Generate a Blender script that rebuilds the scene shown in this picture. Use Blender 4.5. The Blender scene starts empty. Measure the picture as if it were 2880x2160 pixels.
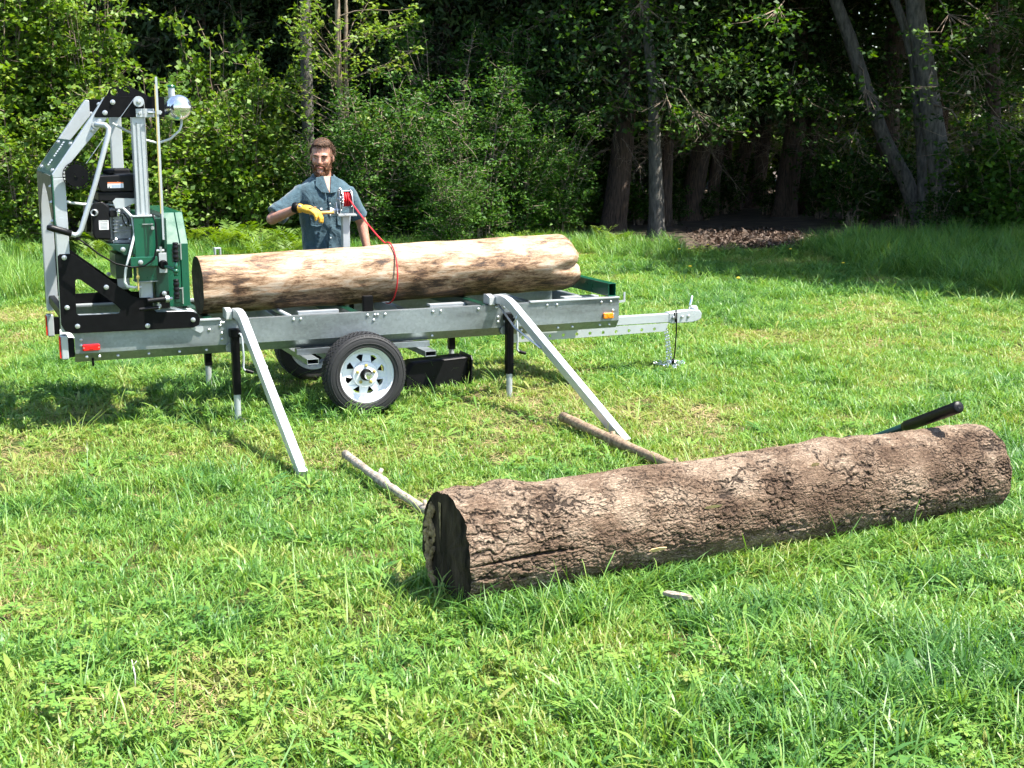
import bpy, bmesh, math, random
import numpy as np
from mathutils import Vector, Matrix, noise as mnoise
from mathutils.geometry import tessellate_polygon

sc = bpy.context.scene
C = sc.collection
R = math.radians

# ---------------------------------------------------------------- camera
FPX, YH, CAMH = 3850.0, 345.0, 2.0
PITCH = math.atan((1080 - YH) / FPX)
cam_d = bpy.data.cameras.new('camera')
cam_d.sensor_fit = 'HORIZONTAL'; cam_d.sensor_width = 36.0
cam_d.lens = 36.0 * FPX / 2880.0
cam_d.clip_start = 0.1; cam_d.clip_end = 2000
cam = bpy.data.objects.new('camera', cam_d); C.objects.link(cam)
cam.location = (0, 0, CAMH); cam.rotation_euler = (math.pi / 2 - PITCH, 0, 0)
sc.camera = cam

# ---------------------------------------------------------------- sky and sun
SUN_AZ, SUN_EL = R(104), R(61)          # clockwise from the view direction, above the horizon
w = bpy.data.worlds.new('World'); sc.world = w; w.use_nodes = True
nt = w.node_tree
sky = nt.nodes.new('ShaderNodeTexSky'); sky.sky_type = 'NISHITA'; sky.sun_disc = False
sky.sun_elevation = SUN_EL; sky.sun_rotation = SUN_AZ
bg = nt.nodes['Background']; bg.inputs['Strength'].default_value = 0.11
nt.links.new(sky.outputs['Color'], bg.inputs['Color'])
sun_d = bpy.data.lights.new('sun', 'SUN'); sun_d.energy = 5.0; sun_d.angle = R(0.53); sun_d.color = (1.0, 0.95, 0.87)
sun = bpy.data.objects.new('sun', sun_d); C.objects.link(sun)
sd = Vector((math.sin(SUN_AZ) * math.cos(SUN_EL), math.cos(SUN_AZ) * math.cos(SUN_EL), math.sin(SUN_EL)))
sun.rotation_euler = sd.to_track_quat('Z', 'Y').to_euler()
sun.location = sd * 50
vs = sc.view_settings
vs.view_transform = 'Standard'; vs.look = 'None'; vs.gamma = 1.0; vs.use_curve_mapping = False
vs.exposure = 1.76
cy = sc.cycles
cy.max_bounces = 4; cy.diffuse_bounces = 2; cy.glossy_bounces = 2; cy.transmission_bounces = 2; cy.transparent_max_bounces = 4
cy.sample_clamp_indirect = 6.0
cy.use_adaptive_sampling = True; cy.adaptive_threshold = .02; cy.adaptive_min_samples = 24
cy.caustics_reflective = False; cy.caustics_refractive = False

# ---------------------------------------------------------------- helpers
YAW = R(23)
ORIG = np.array([-1.120, 9.518, 0.0])
UV = np.array([math.cos(YAW), math.sin(YAW), 0.0]); VV = np.array([-math.sin(YAW), math.cos(YAW), 0.0])

def tw(u, v, z=0.0):                    # trailer coordinates to world
    return ORIG + UV * u + VV * v + np.array([0, 0, z])

def px_ray(x, y):
    F = np.array([0, math.cos(PITCH), -math.sin(PITCH)]); U = np.array([0, math.sin(PITCH), math.cos(PITCH)])
    return F + np.array([1.0, 0, 0]) * (x - 1440) / FPX - U * (y - 1080) / FPX

def at_depth(x, y, d):                  # where a measured direction meets the plane Y = d
    r = px_ray(x, y); return np.array([0, 0, CAMH]) + r * d / r[1]

def on_ground(x, y):
    r = px_ray(x, y); return np.array([0, 0, CAMH]) + r * (-CAMH / r[2])

class G:
    def __init__(s): s.v = []; s.f = []
    def add(s, vs, fs):
        n = len(s.v); s.v.extend([tuple(map(float, p)) for p in vs]); s.f.extend([tuple(i + n for i in f) for f in fs]); return s
    def box(s, x0, x1, y0, y1, z0, z1):
        return s.add([(x0,y0,z0),(x1,y0,z0),(x1,y1,z0),(x0,y1,z0),(x0,y0,z1),(x1,y0,z1),(x1,y1,z1),(x0,y1,z1)],
                     [(0,3,2,1),(4,5,6,7),(0,1,5,4),(1,2,6,5),(2,3,7,6),(3,0,4,7)])
    def obox(s, c, sx, sy, sz, M):      # oriented box, M = 3x3 matrix
        c = Vector(c); pts = []
        for z in (-.5, .5):
            for x, y in ((-.5,-.5),(.5,-.5),(.5,.5),(-.5,.5)): pts.append(c + M @ Vector((x*sx, y*sy, z*sz)))
        return s.add(pts, [(0,3,2,1),(4,5,6,7),(0,1,5,4),(1,2,6,5),(2,3,7,6),(3,0,4,7)])
    def tube(s, pts, rad, n=10, cap=True, sq=(1, 1)):
        pts = [Vector(p) for p in pts]; m = len(pts)
        if not hasattr(rad, '__len__'): rad = [rad] * m
        T = []
        for i in range(m):
            a = pts[max(i-1, 0)]; b = pts[min(i+1, m-1)]; t = b - a
            T.append(t.normalized() if t.length > 1e-9 else Vector((0,0,1)))
        up = Vector((0,0,1)) if abs(T[0].z) < .9 else Vector((0,1,0))
        nx = T[0].cross(up).normalized(); base = len(s.v)
        for i in range(m):
            nx = (nx - T[i] * nx.dot(T[i])).normalized(); ny = T[i].cross(nx)
            for k in range(n):
                a = 2 * math.pi * k / n
                s.v.append(tuple(pts[i] + (nx * math.cos(a) * sq[0] + ny * math.sin(a) * sq[1]) * rad[i]))
        for i in range(m - 1):
            for k in range(n):
                a = base + i*n + k; b = base + i*n + (k+1) % n
                s.f.append((a, b, b + n, a + n))
        if cap:
            s.f.append(tuple(base + k for k in range(n))[::-1]); s.f.append(tuple(base + (m-1)*n + k for k in range(n)))
        return s
    def cyl(s, p0, p1, r0, r1=None, n=14): return s.tube([p0, p1], [r0, r0 if r1 is None else r1], n)
    def bar(s, pts, w, h, side):        # rectangular bar swept along pts; side = constant sideways direction
        pts = [Vector(p) for p in pts]; m = len(pts); sd_ = Vector(side).normalized(); base = len(s.v)
        for i in range(m):
            t = (pts[min(i+1,m-1)] - pts[max(i-1,0)]).normalized(); nn = sd_.cross(t).normalized()
            for a, b in ((-1,-1),(1,-1),(1,1),(-1,1)): s.v.append(tuple(pts[i] + sd_ * a * w/2 + nn * b * h/2))
        for i in range(m-1):
            for k in range(4):
                a = base + i*4 + k; b = base + i*4 + (k+1) % 4; s.f.append((a, b, b+4, a+4))
        s.f.append((base+3, base+2, base+1, base)); e = base + (m-1)*4; s.f.append((e, e+1, e+2, e+3))
        return s
    def prism(s, poly, fn, t0, t1, holes=()):   # extrude a 2D outline (with holes); fn(a, b, t) -> point
        loops = [list(poly)] + [list(h) for h in holes]
        tri = tessellate_polygon([[Vector((a, b, 0)) for a, b in l] for l in loops])
        flat = [p for l in loops for p in l]; n = len(flat); base = len(s.v)
        for t in (t0, t1):
            for a, b in flat: s.v.append(tuple(fn(a, b, t)))
        for t in tri:
            s.f.append(tuple(base + i for i in t)); s.f.append(tuple(base + n + i for i in reversed(t)))
        o = 0
        for l in loops:
            m = len(l)
            for k in range(m):
                a = base + o + k; b = base + o + (k+1) % m; s.f.append((a, b, b + n, a + n))
            o += m
        return s
    def lathe(s, prof, c, ax, n=32, closed=False):   # prof = [(radius, height along axis)]
        ax = Vector(ax).normalized(); c = Vector(c); up = Vector((0,0,1)) if abs(ax.z) < .9 else Vector((1,0,0))
        nx = ax.cross(up).normalized(); ny = ax.cross(nx); base = len(s.v); m = len(prof)
        for r, hh in prof:
            for k in range(n):
                a = 2*math.pi*k/n; s.v.append(tuple(c + ax*hh + (nx*math.cos(a) + ny*math.sin(a))*r))
        for i in range(m if closed else m-1):
            j = (i+1) % m
            for k in range(n):
                a = base + i*n + k; b = base + i*n + (k+1) % n; s.f.append((a, b, base + j*n + (k+1) % n, base + j*n + k))
        if not closed:
            if prof[0][0] > 1e-6: s.f.append(tuple(base + k for k in range(n)))
            if prof[-1][0] > 1e-6: s.f.append(tuple(base + (m-1)*n + k for k in range(n)))
        return s
    def ell(s, c, r, n=16, m=10, M=None):
        c = Vector(c); base = len(s.v)
        for i in range(m+1):
            th = math.pi * i / m
            for k in range(n):
                a = 2*math.pi*k/n; p = Vector((r[0]*math.sin(th)*math.cos(a), r[1]*math.sin(th)*math.sin(a), r[2]*math.cos(th)))
                s.v.append(tuple(c + (M @ p if M else p)))
        for i in range(m):
            for k in range(n):
                a = base + i*n + k; b = base + i*n + (k+1) % n; s.f.append((a, a+n, b+n, b))
        return s
    def mesh(s, name, o=(0,0,0)):
        me = bpy.data.meshes.new(name)
        v = np.array(s.v, float) - np.array(o, float)
        me.from_pydata(v.tolist(), [], s.f); me.update()
        bm = bmesh.new(); bm.from_mesh(me); bmesh.ops.recalc_face_normals(bm, faces=bm.faces); bm.to_mesh(me); bm.free()
        return me

def fast_mesh(name, verts, faces4=None, faces3=None, attrs=None):   # numpy arrays -> mesh
    me = bpy.data.meshes.new(name); verts = np.asarray(verts, np.float32)
    me.vertices.add(len(verts)); me.vertices.foreach_set('co', verts.ravel())
    parts = []; starts = []; tot = 0
    for fa, k in ((faces4, 4), (faces3, 3)):
        if fa is not None and len(fa):
            fa = np.asarray(fa, np.int32); parts.append(fa.ravel()); starts.append(tot + np.arange(len(fa)) * k); tot += fa.size
    loops = np.concatenate(parts); st = np.concatenate(starts).astype(np.int32)
    me.loops.add(len(loops)); me.loops.foreach_set('vertex_index', loops)
    me.polygons.add(len(st)); me.polygons.foreach_set('loop_start', st)
    me.update(calc_edges=True)
    for nme, arr in (attrs or {}).items():
        at = me.attributes.new(nme, 'FLOAT', 'POINT'); at.data.foreach_set('value', np.asarray(arr, np.float32))
    me.validate()
    return me

def link(name, me, mat=None, parent=None, smooth=False, bevel=0.0, seg=2):
    o = bpy.data.objects.new(name, me); C.objects.link(o)
    if mat is not None and len(me.materials) == 0: me.materials.append(mat)
    if smooth: me.polygons.foreach_set('use_smooth', [True] * len(me.polygons))
    if bevel:
        b = o.modifiers.new('bevel', 'BEVEL'); b.width = bevel; b.segments = seg; b.limit_method = 'ANGLE'; b.angle_limit = R(40)
    if parent is not None: o.parent = parent
    return o

def tag(o, label=None, cat=None, group=None, kind=None):
    if label: o['label'] = label
    if cat: o['category'] = cat
    if group: o['group'] = group
    if kind: o['kind'] = kind
    return o

class Thing:
    """an Empty at the base of a thing; parts are given in frame coordinates (trailer frame or world)"""
    def __init__(s, name, label, cat, o, trailer=True, group=None):
        s.e = bpy.data.objects.new(name, None); C.objects.link(s.e); s.e.empty_display_size = .2
        s.o = np.array(o, float)
        if trailer: s.e.location = tw(*o); s.e.rotation_euler = (0, 0, YAW)
        else: s.e.location = o
        tag(s.e, label, cat, group)
    def part(s, name, g, mat, smooth=False, bevel=0.0, parent=None, seg=2, label=None):
        me = g.mesh(name, s.o) if isinstance(g, G) else g
        ob = link(name, me, mat, parent or s.e, smooth, bevel, seg)
        if label: ob['label'] = label
        return ob
    def copies(s, name, me, mat, places, parent=None):  # places: (point, euler) in frame coordinates, shared mesh
        for p, e in places:
            ob = link(name, me, mat, parent or s.e); ob.location = np.array(p, float) - s.o; ob.rotation_euler = e

def remeshed(g, name, voxel, smooth=4, o=(0,0,0), fac=.5):
    me = g.mesh(name + '_src', o); ob = bpy.data.objects.new('tmp', me); C.objects.link(ob)
    m = ob.modifiers.new('r', 'REMESH'); m.mode = 'VOXEL'; m.voxel_size = voxel
    if smooth:
        sm = ob.modifiers.new('s', 'SMOOTH'); sm.iterations = smooth; sm.factor = fac
    dg = bpy.context.evaluated_depsgraph_get(); dg.update()
    out = bpy.data.meshes.new_from_object(ob.evaluated_get(dg)); out.name = name
    bpy.data.objects.remove(ob); bpy.data.meshes.remove(me)
    out.polygons.foreach_set('use_smooth', [True] * len(out.polygons))
    return out

# value noise in numpy, for displacement and placement
def _hash(ix, iy, iz, seed):
    n = (ix.astype(np.int64) * 374761393 + iy.astype(np.int64) * 668265263 + iz.astype(np.int64) * 2147483647 + seed * 144269504) & 0xffffffff
    n = ((n ^ (n >> 13)) * 1274126177) & 0xffffffff
    n = ((n ^ (n >> 16)) * 2246822519) & 0xffffffff
    return ((n ^ (n >> 15)) & 0xffff) / 65535.0
def vnoise(p, seed=0):
    p = np.asarray(p, float); i = np.floor(p).astype(np.int64); f = p - i; f = f*f*(3-2*f); out = 0
    for dx in (0,1):
        for dy in (0,1):
            for dz in (0,1):
                wgt = (f[:,0] if dx else 1-f[:,0]) * (f[:,1] if dy else 1-f[:,1]) * (f[:,2] if dz else 1-f[:,2])
                out = out + wgt * _hash(i[:,0]+dx, i[:,1]+dy, i[:,2]+dz, seed)
    return out
def fbm(p, oct=4, seed=0):
    p = np.asarray(p, float); a = 0; amp = .5; tot = 0
    for k in range(oct): a = a + amp * vnoise(p * 2**k, seed + k*17); tot += amp; amp *= .5
    return a / tot
def worley(p, seed=0):                  # distance to nearest and second nearest cell point
    p = np.asarray(p, float); i = np.floor(p).astype(np.int64); d1 = np.full(len(p), 9.); d2 = d1.copy(); cid = np.zeros(len(p))
    for dx in (-1,0,1):
        for dy in (-1,0,1):
            for dz in (-1,0,1):
                c = i + np.array([dx,dy,dz])
                q = c + np.stack([_hash(c[:,0],c[:,1],c[:,2],seed+k) for k in (1,2,3)], 1)
                d = np.linalg.norm(p - q, axis=1); nr = d < d1
                d2 = np.where(nr, d1, np.minimum(d2, d)); cid = np.where(nr, _hash(c[:,0],c[:,1],c[:,2],seed+9), cid); d1 = np.where(nr, d, d1)
    return d1, d2, cid

# ---------------------------------------------------------------- materials
def nodes(name):
    m = bpy.data.materials.new(name); m.use_nodes = True; t = m.node_tree
    return m, t, t.nodes['Principled BSDF'], t.links
def ramp(t, stops, interp='LINEAR'):
    r = t.nodes.new('ShaderNodeValToRGB'); r.color_ramp.interpolation = interp; cr = r.color_ramp
    while len(cr.elements) > 1: cr.elements.remove(cr.elements[0])
    cr.elements[0].position = stops[0][0]; cr.elements[0].color = (*stops[0][1], 1)
    for p, c in stops[1:]:
        e = cr.elements.new(p); e.color = (*c, 1)
    return r
def coords(t, L, scale=(1,1,1), kind='Object'):
    tc = t.nodes.new('ShaderNodeTexCoord'); mp = t.nodes.new('ShaderNodeMapping'); mp.inputs['Scale'].default_value = scale
    L.new(tc.outputs[kind], mp.inputs['Vector']); return mp.outputs['Vector']
def noise(t, L, vec, scale, detail=4, rough=.55, dist=0.0):
    n = t.nodes.new('ShaderNodeTexNoise'); n.inputs['Scale'].default_value = scale; n.inputs['Detail'].default_value = detail
    n.inputs['Roughness'].default_value = rough; n.inputs['Distortion'].default_value = dist; L.new(vec, n.inputs['Vector']); return n.outputs['Fac']
def bump(t, L, h, strength, dist, target):
    b = t.nodes.new('ShaderNodeBump'); b.inputs['Strength'].default_value = strength; b.inputs['Distance'].default_value = dist
    L.new(h, b.inputs['Height']); L.new(b.outputs['Normal'], target.inputs['Normal'])
def pm(name, col, rough=.5, metal=0.0, var=.12, scale=6, bmp=0.0, col2=None, stretch=(1,1,1), rvar=.1, spec=.5, coat=0.0, detail=5):
    m, t, b, L = nodes(name); v = coords(t, L, stretch); n = noise(t, L, v, scale, detail)
    c = np.array(col); c2 = np.array(col2) if col2 is not None else c * (1 + var)
    r = ramp(t, [(.32, tuple(c * (1 - var))), (.68, tuple(np.minimum(c2, 1)))]); L.new(n, r.inputs['Fac']); L.new(r.outputs['Color'], b.inputs['Base Color'])
    b.inputs['Metallic'].default_value = metal; b.inputs['Specular IOR Level'].default_value = spec; b.inputs['Coat Weight'].default_value = coat
    n2 = noise(t, L, v, scale * 3.1, 3); mr = t.nodes.new('ShaderNodeMapRange'); mr.inputs['To Min'].default_value = max(rough - rvar, .02); mr.inputs['To Max'].default_value = min(rough + rvar, 1)
    L.new(n2, mr.inputs['Value']); L.new(mr.outputs['Result'], b.inputs['Roughness'])
    if bmp: bump(t, L, noise(t, L, v, scale * 5, 4), bmp, .01, b)
    return m
def leaf_mat(name, stops, transl=.35, rough=.5, attr='tone', gloss=.35, inst=False, patch=None):
    """foliage: colour from a per-leaf tone, part of the light passes through the leaf"""
    m, t, b, L = nodes(name); at = t.nodes.new('ShaderNodeAttribute'); at.attribute_name = attr
    if inst: at.attribute_type = 'INSTANCER'
    fac = at.outputs['Fac']
    if inst:                            # blade-to-blade spread on top of the tuft's tone
        a2 = t.nodes.new('ShaderNodeAttribute'); a2.attribute_name = 'tone'
        mx = t.nodes.new('ShaderNodeMath'); mx.operation = 'MULTIPLY_ADD'; mx.inputs[1].default_value = .60; L.new(a2.outputs['Fac'], mx.inputs[0]); L.new(fac, mx.inputs[2])
        sb = t.nodes.new('ShaderNodeMath'); sb.operation = 'SUBTRACT'; sb.inputs[1].default_value = .30; sb.use_clamp = True; L.new(mx.outputs[0], sb.inputs[0]); fac = sb.outputs[0]
    r = ramp(t, stops); L.new(fac, r.inputs['Fac'])
    b.inputs['Roughness'].default_value = rough; b.inputs['Specular IOR Level'].default_value = gloss
    L.new(r.outputs['Color'], b.inputs['Base Color'])
    tr = t.nodes.new('ShaderNodeBsdfTranslucent'); hs = t.nodes.new('ShaderNodeHueSaturation'); hs.inputs['Saturation'].default_value = 1.12; hs.inputs['Value'].default_value = 1.25; hs.inputs['Hue'].default_value = .488
    L.new(r.outputs['Color'], hs.inputs['Color']); L.new(hs.outputs['Color'], tr.inputs['Color'])
    mixs = t.nodes.new('ShaderNodeMixShader'); mixs.inputs[0].default_value = transl
    L.new(b.outputs[0], mixs.inputs[1]); L.new(tr.outputs[0], mixs.inputs[2]); L.new(mixs.outputs[0], t.nodes['Material Output'].inputs['Surface'])
    return m

M = {}
M['alu'] = pm('galvanised_aluminium', (.27,.305,.31), .38, .75, .30, 3.0, .12, stretch=(.5,2,2), rvar=.12)
def mat_galv(name, col, rough, metal):
    m, t, b, L = nodes(name); v = coords(t, L, (1,1,1)); vo = t.nodes.new('ShaderNodeTexVoronoi'); vo.inputs['Scale'].default_value = 55; L.new(v, vo.inputs['Vector'])
    n = noise(t, L, coords(t, L, (.6,2,2)), 2.6, 7, .62, .4); nf = noise(t, L, coords(t, L, (3,30,30)), 8, 5, .7)
    c = np.array(col); r = ramp(t, [(.30, tuple(c*.55)), (.45, tuple(c*.88)), (.70, tuple(c*1.2))]); L.new(n, r.inputs['Fac'])
    r2 = ramp(t, [(.0,(.86,.86,.86)),(1,(1.08,1.08,1.08))]); L.new(vo.outputs['Color'], r2.inputs['Fac'])
    mx = t.nodes.new('ShaderNodeMix'); mx.data_type = 'RGBA'; mx.blend_type = 'MULTIPLY'; mx.inputs['Factor'].default_value = 1; L.new(r.outputs['Color'], mx.inputs['A']); L.new(r2.outputs['Color'], mx.inputs['B'])
    r3 = ramp(t, [(.62,(0,0,0)),(.74,(1,1,1))]); L.new(nf, r3.inputs['Fac']); m2 = t.nodes.new('ShaderNodeMix'); m2.data_type = 'RGBA'; m2.inputs['B'].default_value = (.12,.10,.075,1); L.new(mx.outputs['Result'], m2.inputs['A'])
    ms = t.nodes.new('ShaderNodeMath'); ms.operation = 'MULTIPLY'; ms.inputs[1].default_value = .45; L.new(r3.outputs['Color'], ms.inputs[0]); L.new(ms.outputs[0], m2.inputs['Factor']); L.new(m2.outputs['Result'], b.inputs['Base Color'])
    b.inputs['Metallic'].default_value = metal; mr = t.nodes.new('ShaderNodeMapRange'); mr.inputs['To Min'].default_value = rough-.1; mr.inputs['To Max'].default_value = rough+.18; L.new(n, mr.inputs['Value']); L.new(mr.outputs['Result'], b.inputs['Roughness'])
    bump(t, L, nf, .12, .004, b); return m
M['alu'] = mat_galv('galvanised_aluminium', (.255,.285,.29), .40, .72)
M['silver'] = pm('bright_zinc_tube', (.40,.43,.44), .38, .35, .05, 9, .04)
M['ramp'] = pm('satin_aluminium', (.58,.59,.60), .36, .45, .05, 12, .03, stretch=(3,3,3))
M['chrome'] = pm('polished_aluminium', (.80,.82,.84), .16, .95, .03, 20, 0, rvar=.04)
M['zinc'] = pm('zinc_bolt', (.50,.52,.53), .3, .75, .06, 60, 0)
M['black'] = pm('black_powder_coat', (.0032,.0032,.0036), .45, 0, .3, 25, .05, spec=.12)
M['green'] = pm('green_enamel', (.0025,.070,.036), .3, 0, .10, 6, .02, coat=.3)
M['dgreen'] = pm('dark_green_enamel', (.0032,.033,.019), .34, 0, .12, 6, .02, coat=.2)
M['plastic'] = pm('black_plastic', (.005,.005,.0058), .42, 0, .2, 30, .08, spec=.2)
M['rubber'] = pm('tyre_rubber', (.013,.013,.0135), .72, 0, .2, 40, .1)
M['white'] = pm('white_enamel', (.70,.72,.74), .28, 0, .03, 10, 0, coat=.3)
M['engine'] = pm('cast_aluminium', (.30,.31,.32), .5, .6, .3, 18, .25)
M['hose'] = pm('milky_hose', (.55,.58,.55), .35, 0, .05, 10, 0)
M['red'] = pm('red_lens', (.62,.010,.014), .2, 0, .05, 40, 0, coat=.5)
M['amber'] = pm('amber_lens', (.85,.22,.01), .2, 0, .05, 40, 0, coat=.5)
M['rope'] = pm('red_rope', (.60,.012,.020), .55, 0, .15, 120, .2)
M['brass'] = pm('brass_tape', (.42,.34,.10), .45, .3, .1, 30)
M['label'] = pm('paper_label', (.74,.75,.74), .45, 0, .03, 30)
M['orangeprint'] = pm('orange_print', (.72,.16,.05), .45, 0, .03, 30)
M['ink'] = pm('black_ink', (.02,.02,.02), .5, 0, .03, 30)
M['blueprint'] = pm('blue_print', (.10,.20,.45), .45, 0, .03, 30)
# ================================================================ GROUND
def gh(x, y):                           # gentle unevenness of the meadow
    x = np.asarray(x, float); y = np.asarray(y, float)
    return (fbm(np.stack([x*.7+50, y*.7+9, x*0], 1), 3, 1) - .5) * .05
xs = np.concatenate([-np.geomspace(400, 13, 14), np.linspace(-12, 16, 113), np.geomspace(17, 400, 14)])
ys = np.concatenate([np.linspace(-60, 1, 8), np.linspace(2, 34, 129), np.geomspace(35, 900, 16)])
X, Y = np.meshgrid(xs, ys, indexing='ij'); Z = gh(X.ravel(), Y.ravel()) - .012
idx = np.arange(X.size).reshape(X.shape); F = np.stack([idx[:-1,:-1], idx[1:,:-1], idx[1:,1:], idx[:-1,1:]], -1).reshape(-1, 4)
def mat_soil():
    m, t, b, L = nodes('meadow_soil'); v = coords(t, L, (1,1,1)); n = noise(t, L, v, 1.1, 6, .6); n2 = noise(t, L, v, 26, 5, .65); n3 = noise(t, L, v, 90, 3)
    r = ramp(t, [(.35,(.055,.085,.020)),(.55,(.115,.125,.040)),(.70,(.25,.20,.095))]); r2 = ramp(t, [(.35,(.35,.35,.35)),(.7,(1,1,1))])
    mx = t.nodes.new('ShaderNodeMix'); mx.data_type = 'RGBA'; mx.blend_type = 'MULTIPLY'; mx.inputs['Factor'].default_value = .85
    L.new(n, r.inputs['Fac']); L.new(n2, r2.inputs['Fac']); L.new(r.outputs['Color'], mx.inputs['A']); L.new(r2.outputs['Color'], mx.inputs['B']); L.new(mx.outputs['Result'], b.inputs['Base Color'])
    b.inputs['Roughness'].default_value = .95; b.inputs['Specular IOR Level'].default_value = .1; bump(t, L, n3, .8, .03, b); return m
go = link('ground', fast_mesh('ground', np.stack([X.ravel(), Y.ravel(), Z], 1), F), mat_soil(), smooth=True); tag(go, 'grassy meadow ground in front of the wood', 'ground', kind='structure')
# forest floor
def edge_y(x):                          # where the meadow ends and the wood begins
    x = np.asarray(x, float); return 22.6 + 1.2*(vnoise(np.stack([x*.45+3, x*0, x*0], 1), 5) - .5)*2 - 1.0*np.exp(-((x-4.25)/1.0)**2) + 2.2*np.clip((x-6.6)/2, 0, 1)
xs = np.linspace(-30, 30, 121); tt = np.linspace(0, 1, 60)**1.5
X = np.repeat(xs[:,None], 60, 1); Y = edge_y(xs)[:,None] + tt[None]*45; Z = gh(X.ravel(), Y.ravel()) + .012 + .10*np.repeat(tt[None], 121, 0).ravel()*fbm(np.stack([X.ravel()*1.1, Y.ravel()*1.1, X.ravel()*0], 1), 3, 4)
idx = np.arange(X.size).reshape(X.shape); F = np.stack([idx[:-1,:-1], idx[1:,:-1], idx[1:,1:], idx[:-1,1:]], -1).reshape(-1, 4)
ff = link('forest_floor', fast_mesh('forest_floor', np.stack([X.ravel(), Y.ravel(), Z], 1), F), pm('forest_soil', (.045,.030,.020), .95, 0, .5, 3, .8, col2=(.10,.070,.045)), smooth=True)
tag(ff, 'brown shaded forest floor under the trees', 'forest floor', kind='structure')

# ================================================================ FOLIAGE TOOLS
def leaf_arrays(P, size, rng, up=.5, droop=.2, aspect=.55, dirs=None):
    """kite-shaped leaves at points P; returns verts, quads, per-vertex tone"""
    n = len(P); d = rng.normal(size=(n,3)); d[:,2] = d[:,2]*.45 - droop
    if dirs is not None: d = dirs + d*.45
    d /= np.linalg.norm(d, axis=1)[:,None]
    nr = rng.normal(size=(n,3)); nr[:,2] = np.abs(nr[:,2]) + up; s = np.cross(nr, d); s /= np.linalg.norm(s, axis=1)[:,None] + 1e-9; nn = np.cross(d, s)
    L = size * rng.uniform(.6, 1.25, n); w = L * aspect * rng.uniform(.8, 1.15, n)
    a = P; b = P + d*(L*.45)[:,None] + s*(w*.5)[:,None] + nn*(L*.10)[:,None]; c = P + d*L[:,None] - nn*(L*.06)[:,None]; e = P + d*(L*.45)[:,None] - s*(w*.5)[:,None] + nn*(L*.10)[:,None]
    V = np.stack([a,b,c,e], 1).reshape(-1,3); F = np.arange(4*n).reshape(n,4)
    return V, F
def stems_mesh(name, paths, n=6):
    g = G()
    for pts, rad in paths: g.tube(pts, rad, n, cap=False)
    me = bpy.data.meshes.new(name); me.from_pydata(g.v, [], g.f); me.update(); me.polygons.foreach_set('use_smooth', [True]*len(me.polygons)); return me
def bush(seed, W, D, H, nstem, nsub, per, size, spread=.11, base=.25, tonesd=.22, aspect=.6, droop=.15, sub=.5):
    """a shrub: arching stems from the root, side twigs, and leaf sprays along the twigs"""
    rng = np.random.default_rng(seed); C_, paths = [], []
    for i in range(nstem):
        az = rng.uniform(0, 2*np.pi); hh = H*rng.uniform(.34, 1.18); reach = rng.uniform(.25, 1.0); ex = np.array([math.cos(az)*W*reach, math.sin(az)*D*reach, 0]); b0 = ex*.12 + rng.normal(size=3)*np.array([.06,.06,0])
        pts = []
        for k in range(7):
            f = k/6; pts.append(b0*(1-f) + ex*f**1.4 + np.array([0,0,hh*(f**.8) - .12*hh*reach*f*f]) + rng.normal(size=3)*.05*f)
        r0 = .011 + .010*rng.random(); paths.append((pts, [r0*(1-.85*k/6) for k in range(7)]))
        for j in range(nsub):
            f = rng.uniform(base, 1.0); k = min(int(f*6), 5); p = pts[k] + (pts[k+1]-pts[k])*(f*6-k); d = rng.normal(size=3); d[2] = d[2]*.4 + .35; d[:2] += ex[:2]*.35; d /= np.linalg.norm(d); l_ = sub*rng.uniform(.35, 1.1)*(1.15-.55*f)
            e_ = p + d*l_ - np.array([0,0,.10*l_]); m_ = (p+e_)/2 + rng.normal(size=3)*.03; paths.append(([p, m_, e_], [r0*.38, r0*.26, r0*.12])); C_ += [e_, m_*.35 + e_*.65, m_] if rng.random() < .75 else [e_]
    C_ = np.array(C_); C_[:,2] = np.maximum(C_[:,2], .10); nc = len(C_)
    P = np.repeat(C_, per, 0); P = P + rng.normal(size=P.shape)*spread*np.array([1,1,.6])
    V, F = leaf_arrays(P, size, rng, droop=droop, aspect=aspect)
    tone = np.clip(np.repeat(rng.normal(size=nc)*tonesd*.7+.5, per) + rng.normal(size=len(P))*tonesd*.8, 0, 1)
    return fast_mesh('foliage', V, F, None, {'tone': np.repeat(tone, 4)}), stems_mesh('stems', paths, 4)
def place(name, label, cat, group, loc, parts, s=1.0, rz=0.0, sc3=None):
    e = bpy.data.objects.new(name, None); C.objects.link(e); e.location = loc; e.rotation_euler = (0,0,rz); e.scale = sc3 or (s,s,s); tag(e, label, cat, group)
    for nm, me, mt in parts:
        o = bpy.data.objects.new(nm, me); C.objects.link(o); o.parent = e
        if len(me.materials) == 0: me.materials.append(mt)
        if nm in ('foliage','stems','crown','dead_branches'): o['kind'] = 'stuff'
    return e
M['twig'] = pm('twig_bark', (.16,.115,.075), .85, 0, .35, 12, .3, col2=(.27,.21,.15))
M['greybark'] = pm('grey_bark', (.060,.056,.046), .9, 0, .45, 7, .9, col2=(.135,.125,.105), stretch=(3,3,.8))
M['cedarbark'] = pm('cedar_bark', (.040,.027,.020), .92, 0, .55, 9, 1.0, col2=(.125,.084,.060), stretch=(6,6,.5))
M['lf_bright'] = leaf_mat('fresh_maple_leaf', [(0,(.040,.090,.012)),(.4,(.088,.175,.022)),(.75,(.150,.245,.034)),(1,(.240,.320,.060))], .40, gloss=.3)
M['lf_mid'] = leaf_mat('honeysuckle_leaf', [(0,(.016,.050,.009)),(.5,(.042,.110,.018)),(1,(.110,.205,.036))], .36, gloss=.15)
M['lf_shade'] = leaf_mat('young_maple_leaf', [(0,(.020,.060,.008)),(.5,(.046,.115,.014)),(1,(.11,.21,.024))], .42, gloss=.25)
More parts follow.
